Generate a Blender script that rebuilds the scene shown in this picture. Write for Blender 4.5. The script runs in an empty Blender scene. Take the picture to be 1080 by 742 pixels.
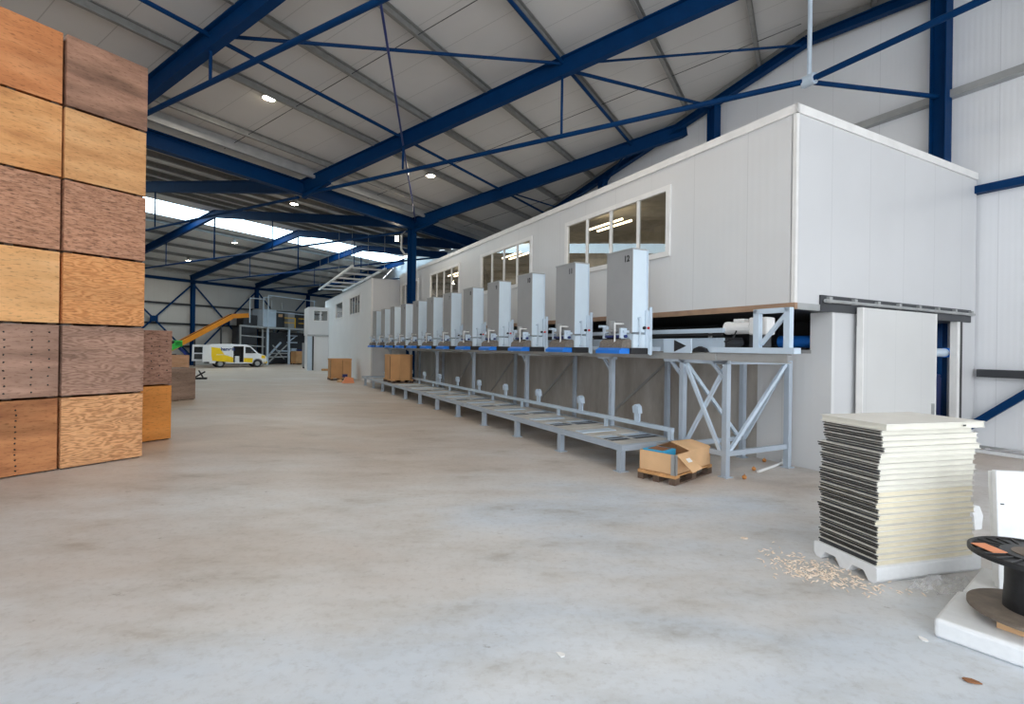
import bpy, bmesh, math, random
from mathutils import Vector, Matrix
R = random.Random(7)
COL = bpy.context.scene.collection
PI = math.pi
# ---------------------------------------------------------------- directions of the place
A_C = math.radians(28.13)                 # cabin frame: local X = across (E), local Y = along (C)
A_U = math.radians(59.87)                 # hall frame: local X = along ridge (U), local Y = across (V)
def CE(c, e, z=0):
    return Vector((e*math.cos(A_C)-c*math.sin(A_C), e*math.sin(A_C)+c*math.cos(A_C), z))
def UV(u, v, z=0):
    return Vector((u*math.cos(A_U)-v*math.sin(A_U), u*math.sin(A_U)+v*math.cos(A_U), z))
def uv_of(p):
    return (p.x*math.cos(A_U)+p.y*math.sin(A_U), -p.x*math.sin(A_U)+p.y*math.cos(A_U))
# ---------------------------------------------------------------- mesh builder
class MB:
    def __init__(s): s.bm = bmesh.new()
    def _add(s, vs, fs):
        bv = [s.bm.verts.new(v) for v in vs]
        for f in fs:
            try: s.bm.faces.new([bv[i] for i in f])
            except ValueError: pass
        return s
    def box(s, x0, x1, y0, y1, z0, z1):
        vs = [(x, y, z) for z in (z0, z1) for y in (y0, y1) for x in (x0, x1)]
        return s._add(vs, [(0,2,3,1),(4,5,7,6),(0,1,5,4),(2,6,7,3),(0,4,6,2),(1,3,7,5)])
    def hexa(s, b, t):                      # four bottom, four top corners
        return s._add(list(b)+list(t), [(3,2,1,0),(4,5,6,7),(0,1,5,4),(1,2,6,5),(2,3,7,6),(3,0,4,7)])
    def prism(s, pts, f):                   # pts 2D ccw; f maps (a, b, 0|1) -> xyz
        n = len(pts)
        vs = [f(a, b, 0) for a, b in pts]+[f(a, b, 1) for a, b in pts]
        return s._add(vs, [tuple(range(n))[::-1], tuple(range(n, 2*n))]+[(i, (i+1) % n, n+(i+1) % n, n+i) for i in range(n)])
    def _axes(s, p0, p1, up):
        d = (p1-p0).normalized()
        up = Vector(up)
        if abs(d.dot(up)) > .98: up = Vector((1, 0, 0)) if abs(d.x) < .9 else Vector((0, 1, 0))
        a = d.cross(up).normalized(); b = a.cross(d).normalized()
        return d, a, b
    def bar(s, p0, p1, w, h, up=(0, 0, 1)):
        p0, p1 = Vector(p0), Vector(p1); d, a, b = s._axes(p0, p1, up)
        q = [a*(w/2)*i+b*(h/2)*j for i, j in ((-1,-1),(1,-1),(1,1),(-1,1))]
        return s.hexa([p0+k for k in q], [p1+k for k in q])
    def section(s, p0, p1, pts, up=(0, 0, 1)):   # any 2D section swept straight
        p0, p1 = Vector(p0), Vector(p1); d, a, b = s._axes(p0, p1, up)
        return s.prism(pts, lambda x, y, k: (p1 if k else p0)+a*x+b*y)
    def ibeam(s, p0, p1, w, h, tf=.025, tw=.018, up=(0, 0, 1)):
        W, H, t = w/2, h/2, tw/2
        return s.section(p0, p1, [(-W,-H),(W,-H),(W,-H+tf),(t,-H+tf),(t,H-tf),(W,H-tf),(W,H),(-W,H),(-W,H-tf),(-t,H-tf),(-t,-H+tf),(-W,-H+tf)], up)
    def chan(s, p0, p1, w, h, t=.02, up=(0, 0, 1)):
        W, H = w/2, h/2
        return s.section(p0, p1, [(-W,-H),(W,-H),(W,-H+t),(-W+t,-H+t),(-W+t,H-t),(W,H-t),(W,H),(-W,H)], up)
    def tube(s, p0, p1, r, n=10, r1=None):
        p0, p1 = Vector(p0), Vector(p1); d, a, b = s._axes(p0, p1, (0, 0, 1)); r1 = r if r1 is None else r1
        vs = []
        for p, q in ((p0, r), (p1, r1)):
            vs += [p+a*q*math.cos(2*PI*i/n)+b*q*math.sin(2*PI*i/n) for i in range(n)]
        return s._add(vs, [tuple(range(n))[::-1], tuple(range(n, 2*n))]+[(i, (i+1) % n, n+(i+1) % n, n+i) for i in range(n)])
    def pipe(s, pts, r, n=8):
        for p, q in zip(pts, pts[1:]): s.tube(p, q, r, n)
        for p in pts[1:-1]: s.ball(p, r, 6)
        return s
    def ball(s, c, r, n=8, sc=(1, 1, 1)):
        m = Matrix.Translation(Vector(c)) @ Matrix.Diagonal((sc[0], sc[1], sc[2], 1))
        bmesh.ops.create_uvsphere(s.bm, u_segments=n*2, v_segments=n, radius=r, matrix=m); return s
    def lathe(s, prof, c=(0, 0, 0), n=40):
        c = Vector(c); rings = []
        for r, z in prof:
            rings.append([s.bm.verts.new(c+Vector((r*math.cos(2*PI*i/n), r*math.sin(2*PI*i/n), z))) for i in range(n)])
        for a, b in zip(rings, rings[1:]):
            for i in range(n): s.bm.faces.new((a[i], a[(i+1) % n], b[(i+1) % n], b[i]))
        return s
    def build(s, name, m, parent=None, bevel=0, seg=2, smooth=False, loc=None, rz=None):
        me = bpy.data.meshes.new(name)
        bmesh.ops.recalc_face_normals(s.bm, faces=s.bm.faces[:])
        s.bm.to_mesh(me); s.bm.free()
        if smooth:
            for p in me.polygons: p.use_smooth = True
        o = bpy.data.objects.new(name, me); COL.objects.link(o)
        if m: me.materials.append(m)
        if parent: o.parent = parent
        if loc is not None: o.location = loc
        if rz is not None: o.rotation_euler.z = rz
        if bevel:
            b = o.modifiers.new('bevel', 'BEVEL'); b.width = bevel; b.segments = seg; b.limit_method = 'ANGLE'; b.angle_limit = .6
        return o
def tag(o, label, cat, group=None, kind=None):
    o['label'] = label; o['category'] = cat
    if group: o['group'] = group
    if kind: o['kind'] = kind
    return o
def thing(name, label, cat, loc=(0, 0, 0), rz=0, group=None, kind=None):
    o = bpy.data.objects.new(name, None); COL.objects.link(o)
    o.location = loc; o.rotation_euler = (0, 0, rz); o.empty_display_size = .2
    return tag(o, label, cat, group, kind)
def dup(root, loc, rz=None, label=None):
    r = root.copy(); COL.objects.link(r); r.location = loc
    if rz is not None: r.rotation_euler = (0, 0, rz)
    if label: r['label'] = label
    for ch in list(root.children):
        c = ch.copy(); COL.objects.link(c); c.parent = r
        for g in list(ch.children):
            d = g.copy(); COL.objects.link(d); d.parent = c
    return r
def text_mesh(name, body, size, m, parent, mat, align='LEFT', ext=.001):
    cu = bpy.data.curves.new(name, 'FONT'); cu.body = body; cu.size = size; cu.align_x = align; cu.extrude = ext; cu.offset = size*.035
    o = bpy.data.objects.new(name, cu); COL.objects.link(o); bpy.context.view_layer.update()
    me = bpy.data.meshes.new_from_object(o.evaluated_get(bpy.context.evaluated_depsgraph_get()))
    bpy.data.objects.remove(o); bpy.data.curves.remove(cu); me.materials.clear(); me.materials.append(mat)
    o = bpy.data.objects.new(name, me); COL.objects.link(o); o.parent = parent; o.matrix_local = Matrix(m); return o
# ---------------------------------------------------------------- materials
def _mat(name):
    m = bpy.data.materials.new(name); m.use_nodes = True
    nt = m.node_tree; b = nt.nodes['Principled BSDF']
    return m, nt, b
def _n(nt, t, **k):
    n = nt.nodes.new(t)
    for a, v in k.items():
        if a in n.inputs: n.inputs[a].default_value = v
        else: setattr(n, a, v)
    return n
def _coord(nt, scale=(1, 1, 1), rot=(0, 0, 0)):
    tc = _n(nt, 'ShaderNodeTexCoord'); mp = _n(nt, 'ShaderNodeMapping')
    mp.inputs['Scale'].default_value = scale; mp.inputs['Rotation'].default_value = rot
    nt.links.new(tc.outputs['Object'], mp.inputs['Vector']); return mp.outputs['Vector']
def _ramp(nt, fac, stops):
    r = _n(nt, 'ShaderNodeValToRGB'); el = r.color_ramp.elements
    while len(el) < len(stops): el.new(.5)
    for e, (p, c) in zip(el, stops): e.position = p; e.color = (*c, 1)
    nt.links.new(fac, r.inputs['Fac']); return r.outputs['Color']
def _mix(nt, fac, a, b, mode='MIX'):
    m = _n(nt, 'ShaderNodeMix', data_type='RGBA', blend_type=mode)
    for s, v in ((0, fac), (6, a), (7, b)):
        if hasattr(v, 'links'): nt.links.new(v, m.inputs[s])
        else: m.inputs[s].default_value = v if s == 0 else (*v, 1)
    return m.outputs[2]
def paint(name, col, rough=.5, metal=0, var=.06, scale=3, spec=.5):
    m, nt, b = _mat(name)
    nz = _n(nt, 'ShaderNodeTexNoise', Scale=scale, Detail=4.)
    nt.links.new(_coord(nt), nz.inputs['Vector'])
    lo = tuple(c*(1-var) for c in col); hi = tuple(min(1, c*(1+var)) for c in col)
    nt.links.new(_ramp(nt, nz.outputs['Fac'], [(.3, lo), (.7, hi)]), b.inputs['Base Color'])
    b.inputs['Roughness'].default_value = rough; b.inputs['Metallic'].default_value = metal
    b.inputs['Specular IOR Level'].default_value = spec
    return m
def panelled(name, col, axis, pitch, rough=.4, rib=0, line=.8, jw=.012, off=0., var=.03):
    """sheet panels with real joints every `pitch` metres along a local axis, optional fine ribs"""
    m, nt, b = _mat(name)
    sx = _n(nt, 'ShaderNodeSeparateXYZ'); nt.links.new(_coord(nt), sx.inputs[0])
    v = sx.outputs['XYZ'.index(axis)]
    a = _n(nt, 'ShaderNodeMath', operation='ADD'); a.inputs[1].default_value = off+100*pitch; nt.links.new(v, a.inputs[0])
    d = _n(nt, 'ShaderNodeMath', operation='DIVIDE'); d.inputs[1].default_value = pitch; nt.links.new(a.outputs[0], d.inputs[0])
    f = _n(nt, 'ShaderNodeMath', operation='FRACT'); nt.links.new(d.outputs[0], f.inputs[0])
    l = _n(nt, 'ShaderNodeMath', operation='LESS_THAN'); l.inputs[1].default_value = jw/pitch; nt.links.new(f.outputs[0], l.inputs[0])
    nz = _n(nt, 'ShaderNodeTexNoise', Scale=.7, Detail=3.); nt.links.new(_coord(nt), nz.inputs['Vector'])
    base = _ramp(nt, nz.outputs['Fac'], [(.3, tuple(c*(1-var) for c in col)), (.7, tuple(min(1, c*(1+var)) for c in col))])
    nt.links.new(_mix(nt, l.outputs[0], base, tuple(c*line for c in col)), b.inputs['Base Color'])
    b.inputs['Roughness'].default_value = rough
    h = _n(nt, 'ShaderNodeMath', operation='MULTIPLY'); h.inputs[1].default_value = -1.; nt.links.new(l.outputs[0], h.inputs[0])
    hout = h.outputs[0]
    if rib:
        w = _n(nt, 'ShaderNodeMath', operation='MULTIPLY'); w.inputs[1].default_value = 2*PI/rib; nt.links.new(v, w.inputs[0])
        sn = _n(nt, 'ShaderNodeMath', operation='SINE'); nt.links.new(w.outputs[0], sn.inputs[0])
        s2 = _n(nt, 'ShaderNodeMath', operation='MULTIPLY_ADD'); s2.inputs[1].default_value = .25; nt.links.new(sn.outputs[0], s2.inputs[0]); nt.links.new(hout, s2.inputs[2])
        hout = s2.outputs[0]
    bp = _n(nt, 'ShaderNodeBump', Strength=.25, Distance=.01); nt.links.new(hout, bp.inputs['Height'])
    nt.links.new(bp.outputs['Normal'], b.inputs['Normal'])
    return m
def plywood(name, cols, kind='grain', seed=0, dirt=.3, along='X'):
    """plywood boards: cols dark, mid, light; grain runs along X (or Z)"""
    m, nt, b = _mat(name)
    sc = (.5, 1, 2.2) if along == 'X' else (2.2, 1, .5)
    tc = _n(nt, 'ShaderNodeTexCoord'); mp = _n(nt, 'ShaderNodeMapping')
    mp.inputs['Scale'].default_value = sc; mp.inputs['Location'].default_value = (seed*3.7, seed*1.3, seed*5.1)
    nt.links.new(tc.outputs['Object'], mp.inputs['Vector']); vec = mp.outputs['Vector']
    if kind == 'grain':                      # cathedral figure: contour lines of slow noise
        n0 = _n(nt, 'ShaderNodeTexNoise', Scale=2.1, Detail=3.5, Roughness=.5); nt.links.new(vec, n0.inputs['Vector'])
        k = _n(nt, 'ShaderNodeMath', operation='MULTIPLY'); k.inputs[1].default_value = 30.; nt.links.new(n0.outputs['Fac'], k.inputs[0])
        fr = _n(nt, 'ShaderNodeMath', operation='PINGPONG'); fr.inputs[1].default_value = 1.; nt.links.new(k.outputs[0], fr.inputs[0])
        fac = fr.outputs[0]
    elif kind == 'streak':
        n0 = _n(nt, 'ShaderNodeTexNoise', Scale=2.2, Detail=6., Roughness=.6); nt.links.new(vec, n0.inputs['Vector'])
        fac = n0.outputs['Fac']
    else:                                    # flecked
        n0 = _n(nt, 'ShaderNodeTexNoise', Scale=9., Detail=5., Roughness=.7); nt.links.new(vec, n0.inputs['Vector'])
        fac = n0.outputs['Fac']
    if kind == 'grain': cols = tuple(tuple(.7*x+.3*y for x, y in zip(c, cols[1])) for c in cols)
    st = [(.15, cols[0]), (.5, cols[1]), (.85, cols[2])] if kind == 'grain' else [(.3, cols[0]), (.5, cols[1]), (.68, cols[2])]
    c = _ramp(nt, fac, st)
    n1 = _n(nt, 'ShaderNodeTexNoise', Scale=1.3, Detail=4.); nt.links.new(vec, n1.inputs['Vector'])
    mul = _ramp(nt, n1.outputs['Fac'], [(.35, (1-dirt,)*3), (.6, (1, 1, 1))])
    c = _mix(nt, 1., c, mul, 'MULTIPLY')
    n2 = _n(nt, 'ShaderNodeTexNoise', Scale=45., Detail=3.); mp2 = _n(nt, 'ShaderNodeMapping')
    mp2.inputs['Scale'].default_value = (.25, 1, 1); nt.links.new(tc.outputs['Object'], mp2.inputs['Vector']); nt.links.new(mp2.outputs[0], n2.inputs['Vector'])
    c = _mix(nt, .6, c, _ramp(nt, n2.outputs['Fac'], [(.32, (.45, .38, .33)), (.45, (1, 1, 1))] if kind != 'fleck' else [(.38, (.16, .11, .09)), (.46, (1, 1, 1))]), 'MULTIPLY')
    nt.links.new(c, b.inputs['Base Color']); b.inputs['Roughness'].default_value = .7
    return m
def glass(name):
    m, nt, b = _mat(name)
    out = nt.nodes['Material Output']
    t = _n(nt, 'ShaderNodeBsdfTransparent'); t.inputs['Color'].default_value = (.8, .8, .78, 1)
    g = _n(nt, 'ShaderNodeBsdfGlossy', Roughness=.01)
    fr = _n(nt, 'ShaderNodeFresnel', IOR=1.52)
    k = _n(nt, 'ShaderNodeMath', operation='MULTIPLY'); k.inputs[1].default_value = 1.9; k.use_clamp = True
    ge = _n(nt, 'ShaderNodeNewGeometry'); ib = _n(nt, 'ShaderNodeMath', operation='SUBTRACT'); ib.inputs[0].default_value = 1.
    nt.links.new(ge.outputs['Backfacing'], ib.inputs[1])
    fm_ = _n(nt, 'ShaderNodeMath', operation='MULTIPLY'); nt.links.new(fr.outputs[0], fm_.inputs[0]); nt.links.new(ib.outputs[0], fm_.inputs[1]); nt.links.new(fm_.outputs[0], k.inputs[0])
    mx = _n(nt, 'ShaderNodeMixShader'); nt.links.new(k.outputs[0], mx.inputs[0]); nt.links.new(t.outputs[0], mx.inputs[1]); nt.links.new(g.outputs[0], mx.inputs[2])
    nt.links.new(mx.outputs[0], out.inputs['Surface']); return m
def glow(name, col, s):
    m, nt, b = _mat(name)
    b.inputs['Base Color'].default_value = (*col, 1); b.inputs['Emission Color'].default_value = (*col, 1); b.inputs['Emission Strength'].default_value = s
    return m
def concrete(name):
    m, nt, b = _mat(name)
    v = _coord(nt); vs = _coord(nt, (.6, 1.25, 1), (0, 0, -.85))
    n0 = _n(nt, 'ShaderNodeTexNoise', Scale=.32, Detail=5., Roughness=.55); nt.links.new(vs, n0.inputs['Vector'])
    # bluish daylight sheen painted in near the doorway, giving way to brown dust further in
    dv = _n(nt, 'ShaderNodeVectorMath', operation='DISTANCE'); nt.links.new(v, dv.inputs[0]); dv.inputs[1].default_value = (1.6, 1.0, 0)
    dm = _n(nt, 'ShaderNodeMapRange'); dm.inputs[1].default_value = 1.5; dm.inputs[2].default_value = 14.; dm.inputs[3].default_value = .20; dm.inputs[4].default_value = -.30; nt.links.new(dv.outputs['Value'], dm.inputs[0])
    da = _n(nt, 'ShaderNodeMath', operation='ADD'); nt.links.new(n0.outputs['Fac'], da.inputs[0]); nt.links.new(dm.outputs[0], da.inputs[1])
    n1 = _n(nt, 'ShaderNodeTexNoise', Scale=1.4, Detail=8., Roughness=.68); nt.links.new(vs, n1.inputs['Vector'])
    n2 = _n(nt, 'ShaderNodeTexNoise', Scale=14., Detail=6., Roughness=.7); nt.links.new(v, n2.inputs['Vector'])
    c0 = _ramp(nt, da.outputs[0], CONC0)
    c1 = _ramp(nt, n1.outputs['Fac'], [(.28, (.62, .57, .51)), (.42, (.86, .845, .82)), (.54, (.95, .95, .95)), (.68, (1.0, 1.0, 1.0))])
    c = _mix(nt, 1., c0, c1, 'MULTIPLY')
    c = _mix(nt, .8, c, _ramp(nt, n2.outputs['Fac'], [(.3, (.84, .82, .8)), (.5, (1, 1, 1))]), 'MULTIPLY')
    n3 = _n(nt, 'ShaderNodeTexNoise', Scale=5., Detail=10., Roughness=.75); nt.links.new(vs, n3.inputs['Vector'])
    c = _mix(nt, 1., c, _ramp(nt, n3.outputs['Fac'], [(.3, (.45, .4, .36)), (.37, (1, 1, 1))]), 'MULTIPLY')
    nt.links.new(c, b.inputs['Base Color'])
    rr = _n(nt, 'ShaderNodeMapRange'); rr.inputs[3].default_value = .34; rr.inputs[4].default_value = .6
    nt.links.new(n1.outputs['Fac'], rr.inputs[0]); nt.links.new(rr.outputs[0], b.inputs['Roughness'])
    bp = _n(nt, 'ShaderNodeBump', Strength=.12, Distance=.01); nt.links.new(n2.outputs['Fac'], bp.inputs['Height']); nt.links.new(bp.outputs[0], b.inputs['Normal'])
    return m
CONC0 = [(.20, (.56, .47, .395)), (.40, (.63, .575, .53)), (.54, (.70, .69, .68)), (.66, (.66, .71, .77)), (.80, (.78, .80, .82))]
M = dict(
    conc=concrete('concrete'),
    deck=panelled('roof_deck_panels', (.60, .59, .575), 'X', 1.03, .6, line=.72, jw=.02),
    wallw=panelled('wall_cladding', (.80, .81, .83), 'Y', 1.13, .35, rib=.1, line=.86),
    wallf=panelled('far_wall_cladding', (.52, .52, .5), 'X', 1.1, .5),
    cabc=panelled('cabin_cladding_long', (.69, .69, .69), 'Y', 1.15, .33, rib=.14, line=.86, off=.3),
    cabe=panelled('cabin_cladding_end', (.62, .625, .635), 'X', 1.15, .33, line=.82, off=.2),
    cabf=panelled('far_block_cladding_lit', (.82, .82, .82), 'Y', 1.15, .35, line=.9),  # rooflight brightness on the far blocks put into a whiter cladding colour
    cabl=None,
    doorw=panelled('sliding_door_panel', (.66, .66, .65), 'X', .92, .4, line=.9, off=.1),
    blue=paint('blue_steel_paint', (.0008, .032, .115), .55, var=.1, spec=.12),
    purl=paint('galvanised_purlin', (.25, .25, .24), .5, .2, .12, 6),
    galv=paint('galvanised_sheet', (.42, .43, .43), .45, .4, .1),
    mach=paint('pale_blue_grey_machine_paint', (.40, .46, .53), .4, var=.06),
    machg=paint('grey_machine_paint', (.33, .335, .34), .4, var=.04),
    machb=paint('daylit_machine_paint', (.66, .77, .86), .35, var=.03),  # door daylight on the hopper sides put into a brighter paint colour
    machl=paint('light_machine_paint', (.55, .65, .75), .38, var=.04),
    rail=paint('dull_grey_rail', (.36, .36, .35), .5, .1, .1),
    plate=paint('dusty_deck_plate', (.54, .52, .48), .6, 0, .14, 4),
    dark=paint('black_rubber', (.018, .018, .02), .6),
    steel=paint('dark_steel', (.055, .058, .065), .45, .3),
    brush=paint('grey_brown_bristle', (.19, .165, .14), .9, var=.3, scale=40),
    pad=paint('bright_blue_belt', (.012, .19, .72), .5), cyan=paint('cyan_plastic_crate', (.05, .42, .72), .4),
    white=paint('white_paint', (.80, .80, .79), .4),
    trimw=paint('white_trim', (.82, .81, .79), .35),
    brownst=paint('brown_edge_strip', (.35, .22, .14), .6, var=.2),
    card=paint('cardboard', (.56, .30, .13), .75, var=.1, scale=2),
    cardl=paint('cardboard_pale', (.72, .45, .24), .75, var=.1, scale=2),
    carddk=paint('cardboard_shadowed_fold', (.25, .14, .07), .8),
    palw=paint('pallet_wood', (.60, .32, .13), .8, var=.25, scale=7),
    paldk=paint('old_pallet_wood', (.13, .085, .06), .85, var=.3, scale=7),
    eps=paint('white_foam', (.80, .81, .82), .6, var=.03, scale=20),
    core=paint('cream_panel_core', (.76, .69, .53), .7, var=.05, scale=9),
    corew=paint('pale_panel_core', (.74, .715, .63), .7, var=.04, scale=9),
    skin=paint('dark_panel_edge', (.045, .043, .04), .55, var=.3, scale=30),
    skinw=paint('white_panel_skin', (.80, .775, .71), .45, var=.03),
    black=paint('black_spool_plastic', (.012, .012, .013), .5, var=.3, scale=30),
    spoolg=paint('dusty_spool_plastic', (.17, .135, .105), .75, var=.2, scale=12),
    orange=paint('orange_conveyor_paint', (.85, .30, .015), .45),
    yellow=paint('yellow_vehicle_wrap', (.95, .62, .006), .4),
    railing=paint('yellow_railing_paint', (.75, .42, .01), .45),
    green=paint('green_machine_paint', (.05, .55, .08), .45),
    vanw=paint('white_vehicle_paint', (.86, .86, .87), .25, var=.02),
    vglass=paint('dark_vehicle_glass', (.02, .022, .025), .08),
    dkgrey=paint('dark_grey_plastic', (.05, .05, .052), .55),
    dkblue=paint('navy_equipment_paint', (.008, .025, .16), .4),
    red=paint('red_plastic', (.6, .02, .02), .4),
    paper=paint('white_paper', (.85, .84, .82), .7),
    label=paint('orange_label', (.88, .33, .16), .6, var=.05),
    shav=paint('wood_shavings', (.86, .71, .58), .9, var=.2, scale=30),
    onion=paint('onion_skin', (.62, .26, .07), .45, var=.25, scale=25),
    leaf=paint('brown_scrap', (.28, .12, .05), .8),
    glass=glass('window_glass'),
    lamp=glow('lamp_diffuser', (1, .86, .62), 60),
    tubeg=glow('fluorescent_tube', (1, .82, .55), 8),
    sky=glow('daylight_through_rooflight', (.60, .84, 1), 5.5),
    film=None,
)
def film():
    m, nt, b = _mat('clear_film'); b.inputs['Base Color'].default_value = (.85, .85, .87, 1)
    b.inputs['Roughness'].default_value = .15; b.inputs['Alpha'].default_value = .35
    n = _n(nt, 'ShaderNodeTexNoise', Scale=14., Detail=5.); nt.links.new(_coord(nt), n.inputs['Vector'])
    bp = _n(nt, 'ShaderNodeBump', Strength=1., Distance=.03); nt.links.new(n.outputs['Fac'], bp.inputs['Height']); nt.links.new(bp.outputs[0], b.inputs['Normal'])
    return m
M['film'] = film()
def streaked(name):
    m, nt, b = _mat(name)
    n0 = _n(nt, 'ShaderNodeTexNoise', Scale=1.6, Detail=6., Roughness=.62); nt.links.new(_coord(nt, (1, 1.0, .3)), n0.inputs['Vector'])
    c = _ramp(nt, n0.outputs['Fac'], [(.30, (.33, .29, .25)), (.48, (.44, .405, .36)), (.70, (.58, .555, .52))])
    nt.links.new(c, b.inputs['Base Color']); b.inputs['Roughness'].default_value = .38; return m
M['cabl'] = streaked('lower_wall_reflection')  # floor reflection and shade under the conveyor painted in as brown streaks
# ---------------------------------------------------------------- hall geometry
EW = 13.86                                  # end wall plane (E)
VV, VR2, VF = 16.4, 33.2, 48.3              # valley, second ridge, far wall (V)
def zt(v):                                  # top of rafters
    if v <= VV: return 8.15+.1565*(16.3-abs(v))
    return 8.15+(min(v, 2*VR2-v)-VV)*.148 if v <= VR2 else 10.636-(v-VR2)*.172
def u_end(v, e=EW): return (e+.5255*v)/.8508  # where the end wall cuts the hall
U0 = -7.
def struct(o, label, cat): return tag(o, label, cat, None, 'structure')
struct(MB().box(-70, 60, -14, 90, -.2, 0).build('floor', M['conc']), 'worn grey concrete floor with a painted bluish daylight sheen and brown stains', 'floor')
# ceiling: decks of both spans, purlins, rods, rooflight
ceil = thing('ceiling', 'pitched pale grey panel ceiling of the hall with gallery of steel purlins', 'ceiling', (0, 0, 0), A_U, kind='structure')
ceil['label'] = 'pitched pale grey roof of two spans with purlins and a rooflight strip'
def deck(v0, v1, m, name='roof_deck', u0=U0, lift=.22, th=.08, u1=None):
    z0, z1 = zt(v0)+lift, zt(v1)+lift
    a0, a1 = (u_end(v0), u_end(v1)) if u1 is None else (u1, u1)
    b = [(u0, v0, z0), (a0, v0, z0), (a1, v1, z1), (u0, v1, z1)]
    MB().hexa(b, [(x, y, z+th) for x, y, z in b]).build(name, m, ceil)
deck(-16, 0, M['deck']); deck(0, VV, M['deck']); deck(VV, VR2, M['deck'])
SK0, SK1 = 34.2, 36.4
deck(VR2, SK0, M['deck']); deck(SK1, VF, M['deck']); deck(SK0, SK1, M['sky'], 'rooflight')
for v in (-3.6, -1.35, 1.3, 3.6, 5.8, 8.15, 10.4, 12.65, 14.9, 18.6, 20.8, 23, 25.2, 27.4, 29.6, 31.8, 37.2, 39.2, 41.2, 43.2, 45.2, 47.2):
    z = zt(v)+.1
    sg = 1 if v > 0 else -1
    MB().section((U0, v, z), (u_end(v)-.1, v, z), [(-.05,-.11),(.05,-.11),(.05,-.085),(-.02,-.085),(-.02,.085),(.05,.085),(.05,.11),(-.05,.11)]).build('purlin', M['purl'], ceil)
for u in (3.2, 9.35, 15.5, 21.7, 27.9):
    v1 = VV-.2; v0 = max(.2, (u*.8508-EW)/.5255+.3)
    if v0 < v1-2: MB().tube((u, v0, zt(v0)+.08), (u, v1, zt(v1)+.08), .010, 6).build('sag_rod', M['steel'], ceil)
# perforated closer strip above the valley beams
MB().box(U0, u_end(VV)-.2, VV-.75, VV-.62, zt(VV)-.02, zt(VV)+.30).build('valley_gutter', M['galv'], ceil)
# ---- walls
wr = thing('wall_right', 'white ribbed end wall rising behind the cabin to the roof', 'wall', CE(0, EW), A_C, kind='structure')
def zr_c(c, e=EW):
    u, v = uv_of(CE(c, e)); return zt(v)+.2
pts = [(-9.5, 0), (66, 0)]
cs = [66, 62, 50, 44, 36, 30.4, 28, 27.85, 20, 12, 8.55, 4, -2, -9.5]
top = [(c, zr_c(c)) for c in cs]
MB().prism(pts+top, lambda a, b, k: (k*.12, a, b)).build('cladding', M['wallw'], wr)
for z, c0, c1, m in ((7.72, -8, 11.4, 'galv'), (7.72, 11.7, 26, 'galv'), (5.48, -8, 4.95, 'blue'), (1.6, -8, 4.78, 'steel')):
    MB().chan((-.1, c0, z), (-.1, c1, z), .2, .16, .02).build('wall_girt', M[m], wr)
MB().box(-.05, .0, -8, 4.8, 0, .07).build('plinth', M['galv'], wr)
MB().bar((-.16, 5.0, .36), (-.16, 1.2, 3.75), .1, .14).build('wall_brace', M['blue'], wr)
wf = thing('wall_far', 'grey far side wall with girts and blue cross bracing', 'wall', UV(0, VF), A_U, kind='structure')
MB().box(U0, u_end(VF)+.5, 0, .12, 0, zt(VF)+.3).build('cladding', M['wallf'], wf)
for z in (1.7, 3.7, 5.45): MB().chan((U0, -.1, z), (46, -.1, z), .16, .16, .02).build('wall_girt', M['steel'], wf)
MB().ibeam((U0, -.12, 7.6), (46, -.12, 7.6), .2, .25).build('eaves_beam', M['blue'], wf)
wb = thing('wall_back_unseen', 'unseen white rear wall, its open doorway sized to steer daylight', 'wall', UV(U0, 0), A_U, kind='structure')
MB().box(-.1, 0, 3, VF, 0, 10.4).build('cladding', M['wallw'], wb)  # unseen wall, opening placed so daylight comes from the end wall side
# ---- steel frame
FU = (6.25, 12.4, 18.6, 24.85, 31.1, 37.3, 43.5)
def rafter_mb(u, va, vb, h=.5, drop=.25):
    return MB().ibeam(UV(u, va, zt(va)-drop), UV(u, vb, zt(vb)-drop), .2, h, .03, .02)
ORD = ('first', 'second', 'third', 'fourth', 'fifth', 'sixth', 'seventh', 'eighth', 'ninth', 'tenth', 'eleventh', 'twelfth')
for i, u in enumerate(FU[:3]):
    t = thing('roof_truss', '%s blue steel rafter frame from the open doorway, with tie rod, under the taller roof span' % ORD[i], 'steel truss', (0, 0, 0), 0, 'rafter frames of the taller span', 'structure')
    ve = max(0., (u*.8508-EW)/.5255)
    rafter_mb(u, VV-.1, ve).build('rafter', M['blue'], t)
    if u < 13: rafter_mb(u, 0, (u*.8508-EW)/.5255+.3).build('rafter', M['blue'], t)
    # haunch plates where rafter meets valley beam
    MB().bar(UV(u, VV-.1, zt(VV)-.62), UV(u, VV-1.5, zt(VV-1.5)-.5), .16, .12).build('haunch', M['blue'], t)
    if i < 2:
        zc = 7.75 if i else 8.0
        MB().tube(UV(u, VV-.15, 7.62), UV(u, 0, zc), .062, 12).build('tie_rod', M['blue'], t)
        for v in (5.75, 11.4): MB().tube(UV(u, v, zt(v)-.48), UV(u, v, 7.75), .035, 8).build('strut', M['blue'], t)
        MB().tube(UV(u, 0, zt(0)-.4), UV(u, 0, 7.75), .045, 8).build('hanger', M['machl'], t)
    if i == 1:
        k = UV(u, 0, 7.75); kc = CE(1, 0); d = Vector((-math.sin(A_C), math.cos(A_C), 0))
        MB().tube(k, k-d*9, .062, 12).build('tie_rod', M['blue'], t)
        MB().tube(k+Vector((0, 0, -.03)), CE(5.5, 13.62, 7.72), .05, 10).build('tie_rod', M['blue'], t)
        g = MB().tube(k-d*.12, k+d*.12, .12, 14); g.build('node_collar', M['machl'], t)
        MB().box(-.02, .02, -.16, .16, -.1, .1).build('node_plate', M['machl'], t, loc=k, rz=A_C)
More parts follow.
